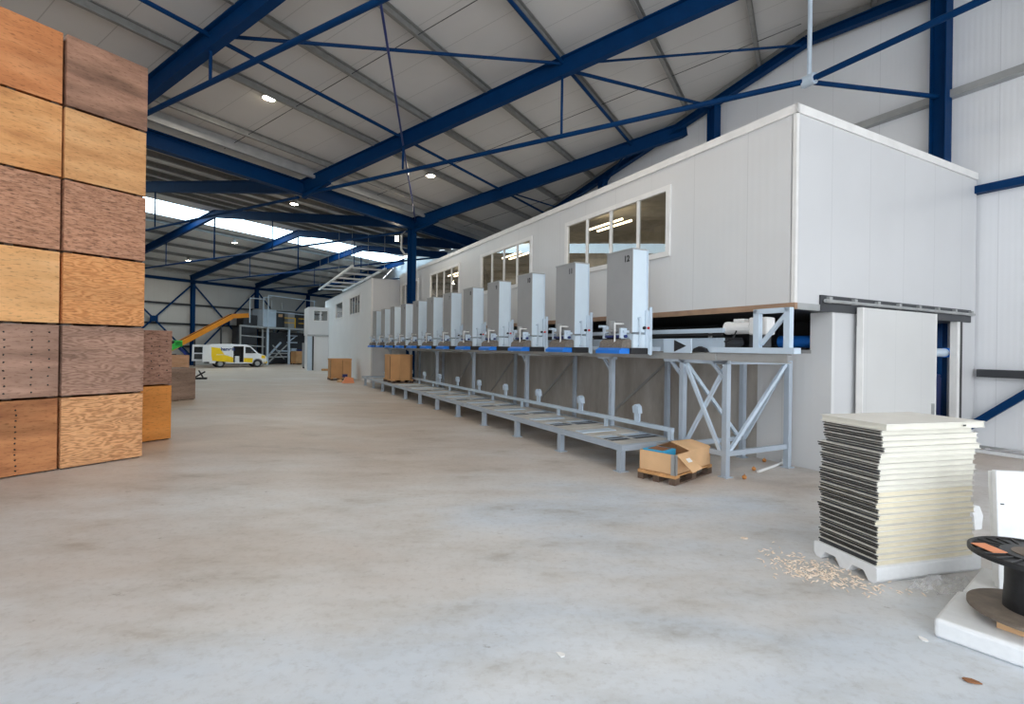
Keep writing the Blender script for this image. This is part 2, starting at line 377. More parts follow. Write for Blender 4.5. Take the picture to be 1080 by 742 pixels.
for i, u in enumerate(FU[1:6]):
    t = thing('roof_truss', '%s blue rafter frame under the rooflight strip, counted away from the crates' % ORD[i], 'steel truss', (0, 0, 0), 0, 'rafter frames of the farther span', 'structure')
    rafter_mb(u, VV+.1, VR2).build('rafter', M['blue'], t); rafter_mb(u, VR2, VF-.2).build('rafter', M['blue'], t)
    MB().tube(UV(u, VV+.2, 7.55), UV(u, VF-.3, 7.45), .055, 10).build('tie_rod', M['blue'], t)
    for v in (VR2, VR2-6, VR2+6): MB().tube(UV(u, v, zt(v)-.45), UV(u, v, 7.5), .05 if v == VR2 else .032, 8).build('strut', M['blue'], t)
vb = tag(MB().ibeam(UV(U0, VV, 7.86), UV(25.5, VV, 7.86), .3, .5, .035, .022).build('valley_beam', M['blue']), 'deep blue steel valley beam carrying the rafters of both spans', 'steel beam', None, 'structure')
zc = CE(4, 13.62)
c1 = [8.55, -6]
gr = thing('gable_rafter', 'blue sloping rafter along the top of the white end wall', 'steel beam', (0, 0, 0), 0, None, 'structure')
for ca, cb in ((27.5, 8.5), (8.5, -7)):
    MB().ibeam(CE(ca, 13.6, zr_c(ca, 13.6)-.36), CE(cb, 13.6, zr_c(cb, 13.6)-.36), .2, .24).build('rafter', M['blue'], gr)
    MB().bar(CE(ca, 13.7, zr_c(ca, 13.6)-.12), CE(cb, 13.7, zr_c(cb, 13.6)-.12), .16, .2).build('packer', M['purl'], gr)
def column(name, p, h, rz, label, w=.3):
    t = thing(name, label, 'steel column', p, rz, None, 'structure')
    MB().ibeam((0, 0, .03), (0, 0, h), w, w, .022, .014, up=(0, 1, 0)).build('shaft', M['blue'], t)
    MB().box(-w*.7, w*.7, -w*.7, w*.7, 0, .03).build('base_plate', M['blue'], t)
    return t
column('steel_column', UV(18.55, VV), 7.62, A_U, 'blue steel column in front of the cabin windows behind the hopper row')
for c, nm in ((5.45, 'tall blue steel column on the bright end wall beside the cabin roof corner'), (11.6, 'blue steel end wall column seen above the middle of the cabin roof'), (17.4, 'dark blue end wall column where the rafters meet above the cabin roof')):
    column('steel_column', CE(c, 13.62), zr_c(c, 13.62)-.45, A_C, nm)
for i, u in enumerate((18.7, 25.05, 31.2, 37.3)):
    column('steel_column', UV(u, VF-.28), 7.55, A_U, ('blue column on the far wall hidden by the crates', 'blue column on the far wall above the white van', 'blue column on the far wall behind the steel platform', 'blue column on the far wall behind the white cabin block')[i])
br = ((18.7, 25.05), (25.05, 31.2), (31.2, 37.3))
for i, (a, b) in enumerate(br):
    t = thing('cross_brace', 'blue X shaped wall bracing, %s bay of the far wall from the crates' % ORD[i], 'wall bracing', (0, 0, 0), 0, None, 'structure')
    for z0, z1 in ((7.2, .9), (.9, 7.2)): MB().bar(UV(a+.15, VF-.3, z0), UV(b-.15, VF-.3, z1), .06, .13).build('brace', M['blue'], t)
    MB().box(-.3, .3, -.04, .04, -.25, .25).build('node_plate', M['blue'], t, loc=UV((a+b)/2, VF-.36, 4.05), rz=A_U)
# purlin struts and roof bracing of the taller span
for v, ua, ub, nm in ((5.75, U0, 19.6, 'blue tube strut running along the roof slope between rafters, higher on the slope'), (11.45, U0, 23.1, 'blue tube strut running along the roof slope between rafters, lower on the slope'), (.0, U0, 15.9, 'blue ridge tube under the top of the roof')):
    tag(MB().tube(UV(ua, v, zt(v)-.12), UV(ub, v, zt(v)-.12), .05, 10).build('roof_strut', M['blue']), nm, 'roof strut', None, 'structure')
def rod(a, b, r, nm, m='blue'):
    tag(MB().tube(a, b, r, 8).build('bracing_rod', M[m]), nm, 'bracing rod', None, 'structure')
n1 = UV(12.4, 5.75, zt(5.75)-.14)
rod(UV(6.25, 11.4, zt(11.4)-.14), n1, .042, 'blue diagonal roof brace joining the first two rafters')
rod(n1+Vector((.3, .2, -.1)), CE(11.6, 13.5, zr_c(11.6)-.5), .05, 'blue diagonal roof brace reaching the end wall column above the cabin')
rod(n1+Vector((.3, .1, .05)), CE(8.6, 13.5, zr_c(8.6)-.45), .034, 'thin blue roof brace reaching the ridge at the end wall')
rod(UV(18.55, VV-.2, 7.95), UV(6.3, 6.6, 9.0), .03, 'thin dark brace rod rising from the valley column past the rafter', 'dkblue')
rod(UV(18.6, 11.4, zt(11.4)-.14), CE(20.6, 13.5, zr_c(20.6)-.5), .035, 'dark short roof brace behind the cabin roof edge')
rod(UV(18.6, 5.75, zt(5.75)-.14), CE(17.3, 13.5, zr_c(17.3)-.9), .035, 'dark short roof brace near the meeting rafters')
# ---- lamps
def lamp(p, nm):
    t = thing('ceiling_lamp', nm, 'ceiling lamp', p, 0, 'round warm ceiling lamps')
    MB().lathe([(.0, .28), (.09, .28), (.1, .1), (.2, .02), (.2, 0), (.17, -.01)], n=20).build('housing', M['galv'], t, smooth=True)
    MB().lathe([(0, -.03), (.12, -.03), (.17, -.005), (.0, .0)], n=20).build('diffuser', M['lamp'], t)
    MB().tube((0, 0, .28), (0, 0, .52), .015, 6).build('hanger', M['galv'], t)
    return t
LP = ((8.74, 13.0, 8.85, 'glowing ceiling lamp between the first and second rafters'), (15.75, 13.0, 8.80, 'glowing ceiling lamp between the second and third rafters'),
      (14.95, 20.3, 8.42, 'glowing ceiling lamp just beyond the valley beam corner'), (22.4, 37.3, 9.6, 'glowing ceiling lamp on the far slope nearer the rooflight'), (22.3, 43.5, 8.7, 'glowing ceiling lamp low on the far slope'))
for u, v, z, nm in LP: lamp(UV(u, v, z), nm)
t = thing('floodlight', 'small lit warm floodlight box beside the top of the blue valley column', 'floodlight', UV(18.4, 17.0, 7.0), A_U)
MB().box(-.25, .1, -.12, .12, 0, .3).build('housing', M['steel'], t, .02); MB().box(-.27, -.25, -.1, .1, .03, .27).build('diffuser', M['lamp'], t)
MB().tube((-.05, 0, .3), (-.05, -.35, .5), .02, 8).build('bracket', M['galv'], t)
tag(MB().pipe([UV(18.2, 16.75, 7.3), UV(18.2, 16.75, 6.6), UV(18.3, 16.6, 6.35), UV(18.35, 16.5, 6.4)], .05).build('cable_conduit', M['galv']), 'bent grey conduit hanging beside the top of the blue valley column', 'conduit')
# ---------------------------------------------------------------- cabin
C0, E0, CL = 4.853, 7.55, 22.35
cab = thing('cabin', 'long two level white panelled cabin with rows of windows over the hopper line', 'cabin', CE(C0, E0), A_C)
WIN = [(2.62, 6.30), (8.10, 11.70), (13.72, 17.25), (19.0, 22.0)]
wz0, wz1 = 3.90, 5.29
w = MB()
w.box(0, .08, 0, CL, 2.73, wz0); w.box(0, .08, 0, CL, wz1, 5.8)
ys = [0]+[q for a in WIN for q in a]+[CL]
for a, b in zip(ys[::2], ys[1::2]): w.box(0, .08, a, b, wz0, wz1)
w.build('long_wall', M['cabc'], cab)
for a, b in WIN:
    f = MB(); t = .085
    for y0, y1, z0, z1 in ((a-.03, b+.03, wz1-t, wz1+.02), (a-.03, b+.03, wz0-.02, wz0+t), (a-.03, a+t, wz0+t, wz1-t), (b-t, b+.03, wz0+t, wz1-t)):
        f.box(-.035, .05, y0, y1, z0, z1)
    for k in (1, 2, 3):
        y = a+(b-a)*k/4; f.box(-.02, .04, y-.035, y+.035, wz0+t, wz1-t)
    fr = f.build('window_frame', M['trimw'], cab)
    MB().box(.005, .012, a+.05, b-.05, wz0+.05, wz1-.05).build('window_pane', M['glass'], fr)
W = 6.22
MB().box(.0, W, 0, CL, 5.76, 5.82).build('roof_panel', M['cabe'], cab)
MB().box(-.03, .02, -.03, CL, 5.70, 5.84).box(-.03, W, -.03, .02, 5.70, 5.84).box(-.012, .05, -.012, .05, 2.76, 5.70).build('roof_trim', M['trimw'], cab)
MB().box(0.03, W, .03, CL, 2.66, 2.73).build('floor_slab', M['steel'], cab)
MB().box(-.02, .05, -.02, CL, 2.66, 2.76).build('edge_strip', M['brownst'], cab)
MB().box(.05, 1.02, -.02, .04, 2.66, 2.76).build('edge_strip', M['galv'], cab)
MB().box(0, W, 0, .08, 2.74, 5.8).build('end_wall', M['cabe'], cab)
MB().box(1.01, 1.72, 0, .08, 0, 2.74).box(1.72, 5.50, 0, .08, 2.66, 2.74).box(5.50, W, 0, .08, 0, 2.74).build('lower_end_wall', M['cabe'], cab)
MB().box(1.008, 1.09, -.002, .36, 0, 2.66).box(1.01, 1.09, .36, 1.35, 0, 1.97).build('lower_long_wall', M['cabc'], cab)
MB().box(1.01, 1.09, 1.35, CL, 0, 1.97).build('lower_long_wall', M['cabl'], cab)
MB().box(1.0, 1.09, .34, 1.2, 1.97, 2.03).build('opening_sill', M['galv'], cab)
MB().box(3.3, 3.38, .9, CL, 0, 2.66).build('inner_or_added_partition', M['steel'], cab)  # added dark partition that keeps the recess under the cabin dark
MB().box(3.3, W, 2.4, 2.48, 0, 2.66).build('inner_or_added_partition', M['cabe'], cab)
l = bpy.data.lights.new('room_fill', 'AREA'); l.shape = 'RECTANGLE'; l.size = .3; l.size_y = 1.2; l.energy = 25; l.color = (.95, .97, 1)  # added fill light to brighten the lower room seen through the doorway
o = bpy.data.objects.new('room_fill', l); COL.objects.link(o); o.parent = cab; o.location = (5.2, 1.3, 2.6)
MB().box(W-.06, W, .08, CL, 0, 5.8).build('rear_wall', M['cabe'], cab)
MB().box(0, W, CL-.06, CL, 0, 5.8).build('far_wall', M['cabe'], cab)
for y in (5.25, 10.6, 16.2): MB().tube((1.0, y, 5.33), (1.0, y+1.4, 5.33), .03, 8).tube((1.3, y, 5.33), (1.3, y+1.4, 5.33), .03, 8).build('fluorescent_tube', M['tubeg'], cab)
for y in (3.6, 9.9, 15.5, 20.5):
    l = bpy.data.lights.new('room_fill', 'AREA'); l.shape = 'RECTANGLE'; l.size = .4; l.size_y = 1.5; l.energy = 20; l.color = (1, .92, .8)  # added fill lights that brighten the rooms behind the windows
    o = bpy.data.objects.new('room_fill', l); COL.objects.link(o); o.parent = cab; o.location = (2.3, y, 5.4)
MB().box(.1, W-.1, .1, CL-.1, 2.74, 2.80).build('inner_floor', M['plate'], cab)
MB().box(3.4, 3.46, .1, CL-.1, 2.8, 5.75).build('inner_wall', M['plate'], cab)
MB().box(.1, W-.1, .1, CL-.1, 5.70, 5.755).build('inner_ceiling', M['plate'], cab)
# sliding door with its track
MB().box(.64, 5.94, -.035, .0, 2.655, 2.915).build('track_board', M['steel'], cab)
tr = MB().tube((.68, -.075, 2.82), (5.96, -.075, 2.82), .028, 10).build('door_track', M['galv'], cab)
for k in range(8): MB().box(.78+k*.72, .86+k*.72, -.09, -.03, 2.79, 2.89).build('track_bracket', M['galv'], tr)
dr = MB().box(1.61, 4.15, -.16, -.075, .06, 2.755).build('sliding_door', M['doorw'], cab, .012)
MB().box(1.60, 1.635, -.165, -.07, .06, 2.755).build('door_edge', M['trimw'], dr); MB().box(4.125, 4.155, -.165, -.07, .06, 2.755).build('door_edge', M['trimw'], dr)
MB().box(3.98, 4.02, -.20, -.16, .85, 1.05).build('handle', M['galv'], dr)
MB().box(5.37, 5.50, -.02, .1, 0, 2.66).build('door_jamb', M['trimw'], cab)
MB().box(5.50, 5.58, -.03, .0, 0, 2.66).build('door_seal', M['dkgrey'], cab)
t = thing('pipe_tank', 'blue capped pale pipe inside the cabin doorway behind the sliding door', 'pipe', CE(C0+.22, 11.9), A_C)
MB().tube((0, 0, 2.02), (1.1, 0, 2.02), .085, 16).build('pipe', M['machl'], t); MB().tube((1.1, 0, 2.02), (1.38, 0, 2.02), .1, 16).ball((1.38, 0, 2.02), .1, 8, (.7, 1, 1)).build('cap', M['pad'], t, smooth=True)
MB().box(.2, .28, -.04, .04, 0, 1.94).box(.1, .4, -.05, .08, 0, .03).build('stand', M['galv'], t)
t = thing('equipment_cabinet', 'navy equipment cabinet standing in the dark cabin doorway', 'cabinet', CE(C0+.55, 13.0), A_C)
MB().box(-.25, .25, -.18, .2, .08, 1.55).build('body', M['dkblue'], t, .015); MB().box(-.22, .22, -.195, -.18, .15, 1.48).build('door', M['dkblue'], t, .005)
MB().box(-.2, .2, -.15, .15, 0, .08).build('base', M['dark'], t)
# ---------------------------------------------------------------- upper frame and belt
F0 = (5.44, 6.76)
fr = thing('steel_frame', 'pale blue grey steel stand on braced legs carrying the row of hoppers', 'steel frame', CE(*F0), A_C)
def L(c, e, z): return (e-F0[1], c-F0[0], z)
for e, nm in ((6.76, 'rail'), (8.32, 'rail')):
    MB().chan(L(5.62, e, 1.895), L(27., e, 1.895), .1, .115, .018).build(nm, M['rail'], fr)
MB().chan(L(4.42, 6.78, 1.895), L(6.0, 6.78, 1.895), .1, .13, .02).build('rail', M['rail'], fr)
MB().box(-.07, .09, -1.14, .27, 1.965, 2.05).build('top_plate', M['machl'], fr)
MB().bar(L(5.40, 6.76, 1.81), L(6.4, 6.76, 1.81), .09, .055).bar(L(5.45, 6.76, 1.81), L(5.45, 8.32, 1.81), .08, .055).bar(L(6.34, 6.76, 1.81), L(6.34, 8.32, 1.81), .08, .055).build('cross_beam', M['mach'], fr)
LEG = [5.44, 6.33]+[8.24+3.53*k for k in range(6)]
for k, c in enumerate(LEG):
    for e in (6.76, 8.32):
        MB().box(e-F0[1]-.045, e-F0[1]+.045, c-F0[0]-.045, c-F0[0]+.045, 0, 1.84).box(e-F0[1]-.08, e-F0[1]+.08, c-F0[0]-.08, c-F0[0]+.08, 0, .015).build('leg', M['mach'], fr)
    MB().bar(L(c, 6.76, 1.52), L(c+.27, 6.76, 1.8), .05, .05).bar(L(c+.42, 6.76, 1.815), L(c-.1, 6.76, 1.815), .09, .05).build('gusset', M['mach'], fr)
    if k > 2: MB().bar(L(c, 6.76, 1.81), L(c, 8.32, 1.81), .07, .05).build('cross_beam', M['rail'], fr)
for a, b in ((L(6.27, 6.76, 1.76), L(5.52, 6.76, .36)), (L(5.52, 6.80, 1.7), L(6.29, 6.80, .4)), (L(5.45, 6.84, .38), L(5.45, 8.26, 1.78)), (L(6.34, 6.84, 1.78), L(6.34, 8.26, .36)), (L(5.5, 8.34, 1.76), L(6.3, 8.34, .36))):
    MB().bar(a, b, .045, .06).build('brace', M['machl'], fr)
for k in range(5): MB().bar(L(8.2+3.53*k, 8.36, 1.8), L(10.2+3.53*k, 8.36, .35), .03, .05).build('brace', M['rail'], fr)
for a, b in ((L(5.45, 6.76, .365), L(5.45, 8.32, .365)), (L(6.34, 6.76, .365), L(6.34, 8.32, .365)), (L(5.45, 6.76, .365), L(6.34, 6.76, .365))):
    MB().bar(a, b, .06, .08).build('base_rail', M['mach'], fr)
# end bracket that stands on the rail end
for c in (4.92, 4.44): MB().bar(L(c, 6.78, 2.05), L(c, 6.78, 2.62), .09, .09).build('end_post', M['machl'], fr)
MB().bar(L(4.96, 6.78, 2.585), L(4.40, 6.78, 2.585), .09, .07).bar(L(4.86, 6.78, 2.1), L(4.48, 6.78, 2.52), .05, .05).build('end_brace', M['machl'], fr)
be = thing('belt_conveyor', 'grey belt conveyor running under the cabin edge behind the hoppers', 'conveyor', CE(6, 7.4, 1.95), A_C)
MB().box(-.03, 0, .0, 20.8, .02, .27).build('side_panel', M['machl'], be)
MB().box(-.06, -.0, .0, 20.8, .36, .44).build('guard_rail', M['machl'], be)
MB().box(.05, .75, .22, 20.8, .25, .29).build('belt', M['dark'], be)
MB().box(-.10, -.05, .0, 20.8, .31, .345).build('guide_strip', M['dark'], be)
for y in (.3, 20.7): MB().tube((.02, y, .2), (.78, y, .2), .085, 14).build('roller', M['steel'], be)
for k in range(12): MB().box(.0, .04, .3+1.735*k, .36+1.735*k, -.07, .36).build('support', M['galv'], be)
wl = MB().tube((-.10, .95, .12), (-.03, .95, .12), .10, 20).build('wheel', M['galv'], be); MB().tube((-.13, .95, .12), (-.1, .95, .12), .05, 14).build('hub', M['steel'], wl)
MB().prism([(0, 0), (.32, 0), (.28, .06), (.16, .1), (.04, .06)], lambda a, b, k: (-.12+.08*k, .3+a, .02+b)).build('drive_shoe', M['dark'], be)
gm = thing('gear_motor', 'white gear motor lying under the cabin edge beside the end bracket', 'motor', CE(5.42, 7.5, 2.26), A_C)
MB().tube((0, .12, .13), (0, .56, .13), .105, 16).build('motor_body', M['white'], gm); MB().tube((0, .56, .13), (0, .62, .13), .112, 16).build('fan_cover', M['white'], gm)
MB().box(-.11, .11, -.22, .12, .0, .29).build('gearbox', M['white'], gm, .03); MB().tube((-.13, -.08, .14), (-.1, -.08, .14), .06, 14).build('shaft_cap', M['dark'], gm)
MB().box(-.07, .07, .24, .44, .22, .28).build('terminal_box', M['white'], gm, .01)
MB().pipe([Vector((-.1, .35, .08)), Vector((-.12, .4, -.05)), Vector((-.12, .55, -.12)), Vector((-.1, .7, -.02))], .012, 6).build('cable', M['dark'], gm)
MB().box(-.1, .1, -.15, .1, -.27, .0).build('mount', M['steel'], gm)
bp_ = thing('blue_pipe', 'blue pipe with white end seen in the wall opening beside the end bracket', 'pipe', CE(5.15, 9.0, 2.18), A_C)
MB().tube((0, .2, 0), (0, .9, 0), .11, 16).build('pipe', M['pad'], bp_); MB().tube((0, .12, 0), (0, .2, 0), .115, 16).build('end_cap', M['white'], bp_)
MB().box(-.03, .03, .4, .46, -2.18, -.1).build('stand', M['steel'], bp_)
# ---------------------------------------------------------------- hoppers, numbered from the far end
def make_hopper(label):
    t = thing('hopper_unit', label, 'hopper', (0, 0, 0), A_C, 'grey hopper towers over the conveyor')
    MB().box(.012, .33, 0, .70, .35, 1.80).build('casing', M['machb'], t)
    MB().box(0, .012, 0, .70, .33, 1.80).build('front_panel', M['machg'], t)
    MB().box(-.012, .35, -.012, .712, 1.80, 1.822).build('top_lip', M['galv'], t)
    MB().box(.33, .355, -.015, .06, .3, 1.81).build('edge_flange', M['machl'], t)
    MB().box(.37, .43, -.05, -.03, -.05, .80).box(.30, .43, -.03, .02, -.03, .74).build('side_plate', M['machl'], t)
    sp = MB().tube((.275, -.04, .43), (.275, 0, .43), .026, 12).build('black_knob', M['dark'], t)
    MB().tube((.345, -.06, .43), (.345, -.03, .43), .022, 12).build('red_button', M['red'], t)
    MB().box(.02, .34, -.014, .30, .06, .31).build('lower_housing', M['machb'], t)
    MB().tube((.15, -.045, .1), (.15, -.045, .62), .014, 8).box(.13, .17, -.05, 0, .1, .13).box(.13, .17, -.05, 0, .58, .61).build('guide_rod', M['machl'], t)
    MB().prism([(-.20, .07), (.03, .07), (.03, .20), (-.02, .23), (-.12, .22), (-.18, .17)], lambda a, b, k: (a, .03+.62*k, b)).build('brush', M['brush'], t)
    MB().prism([(-.27, -.03), (.0, -.03), (.0, .06), (-.2, .07), (-.27, .03)], lambda a, b, k: (a, .0+.66*k, b)).build('blue_belt_pad', M['pad'], t)
    MB().box(-.05, .34, -.05, .0, -.035, .075).build('black_shoe', M['dark'], t, .01)
    MB().tube((-.07, .05, .275), (-.07, .66, .275), .026, 8).build('navy_bar', M['dkblue'], t)
    MB().pipe([Vector((-.16, .26, .14)), Vector((-.16, .26, .50)), Vector((.0, .26, .50)), Vector((.06, .02, .50))], .016, 8).build('clamp_handle', M['white'], t)
    MB().box(-.14, .0, .50, .60, .34, .46).box(-.18, -.06, .58, .70, .44, .48).box(-.1, -.04, .62, .68, .24, .44).build('latch', M['machl'], t)
    MB().box(-.12, -.02, .42, .47, .30, .56).box(-.15, -.02, .34, .52, .36, .40).build('latch', M['galv'], t); MB().box(-.16, -.02, .10, .14, .24, .42).box(-.12, .0, .06, .18, .34, .38).build('latch', M['machl'], t); MB().tube((-.13, .56, .38), (-.03, .56, .38), .045, 10).build('dark_roller', M['steel'], t)
    MB().box(.66, .69, -.72, -.1, -.0, .24).build('drive_plate', M['machl'], t)
    MB().prism([(-.62, .12), (-.36, .02), (-.36, .22)], lambda a, b, k: (.645+.015*k, a, b)).build('arrow_mark', M['dark'], t)
    MB().box(.33, .70, .02, .08, .02, .1).box(.33, .70, .6, .66, .02, .1).build('mount_bar', M['mach'], t)
    return t
NTH = ('nearest to the braced end frame', 'second from the braced end frame', 'third from the braced end frame', 'fourth from the braced end frame', 'fifth from the braced end frame', 'sixth from the braced end frame', 'seventh from the braced end frame', 'eighth from the braced end frame',
       'ninth from the braced end frame, over the conveyor carton', 'tenth from the braced end frame', 'second from the far cabin block', 'last of the row, against the far cabin block')
h0 = make_hopper('x'); h0['label'] = 'tall grey hopper numbered 12 with blue belt pad, '+NTH[0]
h0.location = CE(6.80, 6.0, 1.95)
def number(t, s):
    text_mesh('number', s, .15, ((0, 0, -1, -.003), (-1, 0, 0, .15), (0, 1, 0, 1.60), (0, 0, 0, 1)), t, M['dark'], 'CENTER')
hs = [h0]+[dup(h0, CE(6.80+1.735*i, 6.0, 1.95), None, 'grey hopper, '+NTH[i]) for i in range(1, 12)]
for i, h in enumerate(hs): number(h, str(12-i))
# ---------------------------------------------------------------- low conveyor
lc = thing('low_conveyor', 'low grey slatted conveyor table on short legs below the hoppers', 'conveyor', CE(6.42, 5.5), A_C)
N = 12; P = 1.765; END = P*(N-1)+.7
MB().box(-.04, .04, -.04, END, .34, .43).build('front_rail', M['mach'], lc); MB().box(1.21, 1.29, -.04, END, .34, .43).build('back_rail', M['mach'], lc)
MB().box(.04, 1.21, -.04, .06, .34, .43).build('end_rail', M['mach'], lc); MB().box(.04, 1.21, END-.08, END, .34, .43).build('end_rail', M['mach'], lc)
for k in range(N):
    y = k*P
    for x in (0, 1.25):
        MB().box(x-.05, x+.05, y-.02, y+.08, 0, .34).box(x-.09, x+.09, y-.06, y+.12, 0, .014).build('leg', M['mach'], lc)
    if k < N-1:
        y = k*P+.06
        MB().box(.04, 1.21, y, y+.34, .405, .425).box(.04, 1.21, y+.88, y+P-.12, .405, .425).box(.55, .66, y+.34, y+.88, .405, .425).box(.04, .12, y+.34, y+.88, .405, .425).build('deck_plate', M['plate'], lc)
        MB().box(.12, 1.21, y+.47, y+.50, .423, .430).build('roller_bar', M['mach'], lc); MB().box(.10, 1.21, y+.34, y+.62, .395, .423).build('slot_shade', M['dark'], lc); MB().box(.10, 1.21, y+.64, y+.88, .395, .412).build('transfer_plate', M['machl'], lc)  # black sheet stands in for the shade inside the open slots
        MB().box(.12, .9, y+1.18, y+1.42, .425, .440).build('chain_cover', M['machl'], lc)
MB().box(1.06, 1.14, -.02, END, .575, .645).build('guide_rail', M['machl'], lc)
for k in range(N): MB().box(1.07, 1.13, k*P-.02+(.02 if k else 0), k*P+.06, .42, .58).build('guide_post', M['machl'], lc)
for k in range(10):
    y = .86+1.80*k
    MB().box(1.085, 1.115, y-.06, y+.08, .645, .8).prism([(-.08, .0), (.07, .0), (.09, .12), (.0, .17), (-.06, .13)], lambda a, b, q: (1.04+.1*q, y+a, .80+b)).box(1.03, 1.05, y-.03, y+.03, .86, .96).build('sensor_bracket', M['machl'], lc)
# ---- cartons
def pallet_parts(t, lx, ly, z=0, m='palw', mb='palw', th=.022):
    """wooden pallet, lx along local x, runners along x"""
    for y in (.05, ly/2, ly-.05):
        b = MB()
        for x in (0, lx/2-.07, lx-.14): b.box(x, x+.14, y-.05, y+.05, z+.022, z+.10)
        b.box(0, lx, y-.05, y+.05, z, z+.022)
        b.build('runner', M[mb], t)
    for k in range(3): MB().box(k*(lx-.14)/2, k*(lx-.14)/2+.14, 0, ly, z+.095, z+.122).build('stringer', M[m], t)
    for k in range(5): MB().box(0, lx, k*(ly-.12)/4, k*(ly-.12)/4+.12, z+.122, z+.144).build('deck_board', M[m], t)
t = thing('pallet', 'wooden pallet under the big carton on the low conveyor', 'pallet', CE(21.05, 5.56, .43), A_C); pallet_parts(t, .94, 1.4, 0, 'palw', 'paldk')
t = thing('octagonal_carton', 'big brown octagonal carton standing on the low conveyor', 'carton', CE(21.75, 6.03, .575), A_C)
oc = [(-.47, -.42), (-.16, -.75), (.3, -.75), (.47, -.5), (.47, .5), (.2, .75), (-.25, .75), (-.47, .5)]
MB().prism(oc, lambda a, b, k: (a, b, k*1.04)).build('body', M['card'], t); MB().prism([(a*1.01, b*1.01) for a, b in oc], lambda a, b, k: (a, b, .985+k*.07)).build('lid', M['card'], t)
MB().prism([(-.478, -.36), (-.468, -.44), (-.458, -.44), (-.46, -.36)], lambda a, b, k: (a, b, .02+k*.96)).build('corner_fold', M['carddk'], t)
t = thing('pallet', 'wooden pallet under the dark cornered carton on the floor', 'pallet', CE(29.95, 4.44), A_C); pallet_parts(t, 1.16, 1.2, 0, 'palw', 'paldk')
t = thing('carton', 'brown carton with strap and open slot standing on the floor before the far cabin block', 'carton', CE(30.55, 5.12, .146), A_C)
MB().box(-.66, .46, -.56, .56, 0, 1.05).build('body', M['card'], t, .01); MB().box(-.675, .475, -.575, .575, 1.0, 1.08).build('lid', M['card'], t)
MB().box(-.05, -.02, -.568, -.56, 0, 1.04).build('strap', M['carddk'], t); MB().box(-.06, .25, -.565, -.555, .02, .2).build('slot', M['dkblue'], t)
MB().box(-.67, -.66, -.56, -.44, 0, 1.0).build('corner_fold', M['carddk'], t)
# ---------------------------------------------------------------- near pallet with open cardboard tray
pr = math.radians(43.7)
PB = Vector((2.42, 7.42, 0))
t = thing('pallet', 'worn orange brown wooden pallet on the floor by the braced stand', 'pallet', PB, pr)
pallet_parts(t, 1.2, .63, .0, 'palw', 'paldk')
t = thing('cardboard_tray', 'open cardboard tray with blue lining on the wooden pallet', 'box', PB+Vector((0, 0, .146)), pr)
MB().box(.02, 1.18, .02, .032, 0, .30).box(.02, .032, .02, .61, 0, .30).box(1.168, 1.18, .02, .61, 0, .30).box(.02, 1.18, .598, .61, 0, .30).box(.02, 1.18, .02, .61, 0, .01).build('walls', M['cardl'], t)
MB().box(.0, .07, .0, .018, .0, .30).box(.0, .018, .0, .07, .0, .30).build('corner_post', M['galv'], t)
MB().hexa([(.06, .008, .30), (.36, .008, .30), (.36, .016, .30), (.06, .016, .30)], [(.12, -.22, .07), (.42, -.22, .09), (.42, -.21, .09), (.12, -.21, .07)]).build('front_flap', M['cardl'], t)
MB().hexa([(.5, .03, .30), (1.16, .03, .30), (1.16, .04, .31), (.5, .04, .31)], [(.48, .34, .40), (1.14, .34, .36), (1.14, .34, .37), (.48, .34, .41)]).build('top_flap', M['cardl'], t)
MB().hexa([(.45, .36, .40), (1.0, .36, .37), (1.0, .57, .33), (.45, .57, .33)], [(.45, .36, .405), (1.0, .36, .375), (1.0, .57, .335), (.45, .57, .335)]).build('grey_sheet', M['galv'], t)
MB().hexa([(.19, -.112, .19), (.30, -.112, .19), (.30, -.06, .235), (.19, -.06, .235)], [(.19, -.120, .195), (.30, -.120, .195), (.30, -.068, .24), (.19, -.068, .24)]).build('paper_label', M['paper'], t)
ln = MB().box(.06, .42, .22, .58, .02, .315).build('blue_crate', M['cyan'], t)
MB().box(.11, .37, .27, .53, .30, .32).build('dark_contents', M['leaf'], ln)
MB().box(.05, .3, .45, .6, .02, .27).build('carton_scrap', M['card'], t)
# ---------------------------------------------------------------- plywood crates
W_ = dict(
    L1=((.42, .17, .06), (.54, .24, .09), (.62, .31, .13), 'streak'), L2=((.48, .23, .08), (.64, .36, .14), (.74, .46, .21), 'streak'),
    L3=((.25, .13, .075), (.47, .27, .165), (.57, .36, .24), 'fleck'), L4=((.68, .40, .16), (.76, .48, .21), (.80, .54, .26), 'streak'),
    L5=((.26, .17, .125), (.385, .265, .20), (.47, .34, .265), 'streak'), L6=((.30, .125, .05), (.47, .225, .09), (.56, .30, .13), 'streak'),
    R1=((.17, .105, .07), (.31, .19, .13), (.44, .28, .195), 'streak'), R2=((.48, .26, .10), (.63, .38, .165), (.70, .46, .22), 'streak'),
    R3=((.23, .115, .07), (.47, .27, .165), (.58, .37, .25), 'fleck'), R4=((.46, .20, .065), (.64, .33, .125), (.70, .40, .17), 'grain'),
    R5=((.24, .16, .115), (.36, .245, .185), (.45, .32, .25), 'grain'), R6=((.38, .19, .085), (.66, .39, .18), (.74, .48, .26), 'grain'),
    S1=((.20, .12, .085), (.34, .22, .165), (.43, .29, .22), 'fleck'), S2=((.66, .29, .055), (.72, .33, .07), (.76, .37, .09), 'streak'),
    T1=((.19, .15, .12), (.28, .23, .19), (.35, .29, .24), 'streak'), B1=((.16, .09, .06), (.2, .12, .08), (.26, .16, .11), 'streak'), B2=((.42, .23, .12), (.5, .29, .16), (.56, .34, .2), 'streak'))
CH = 1.13
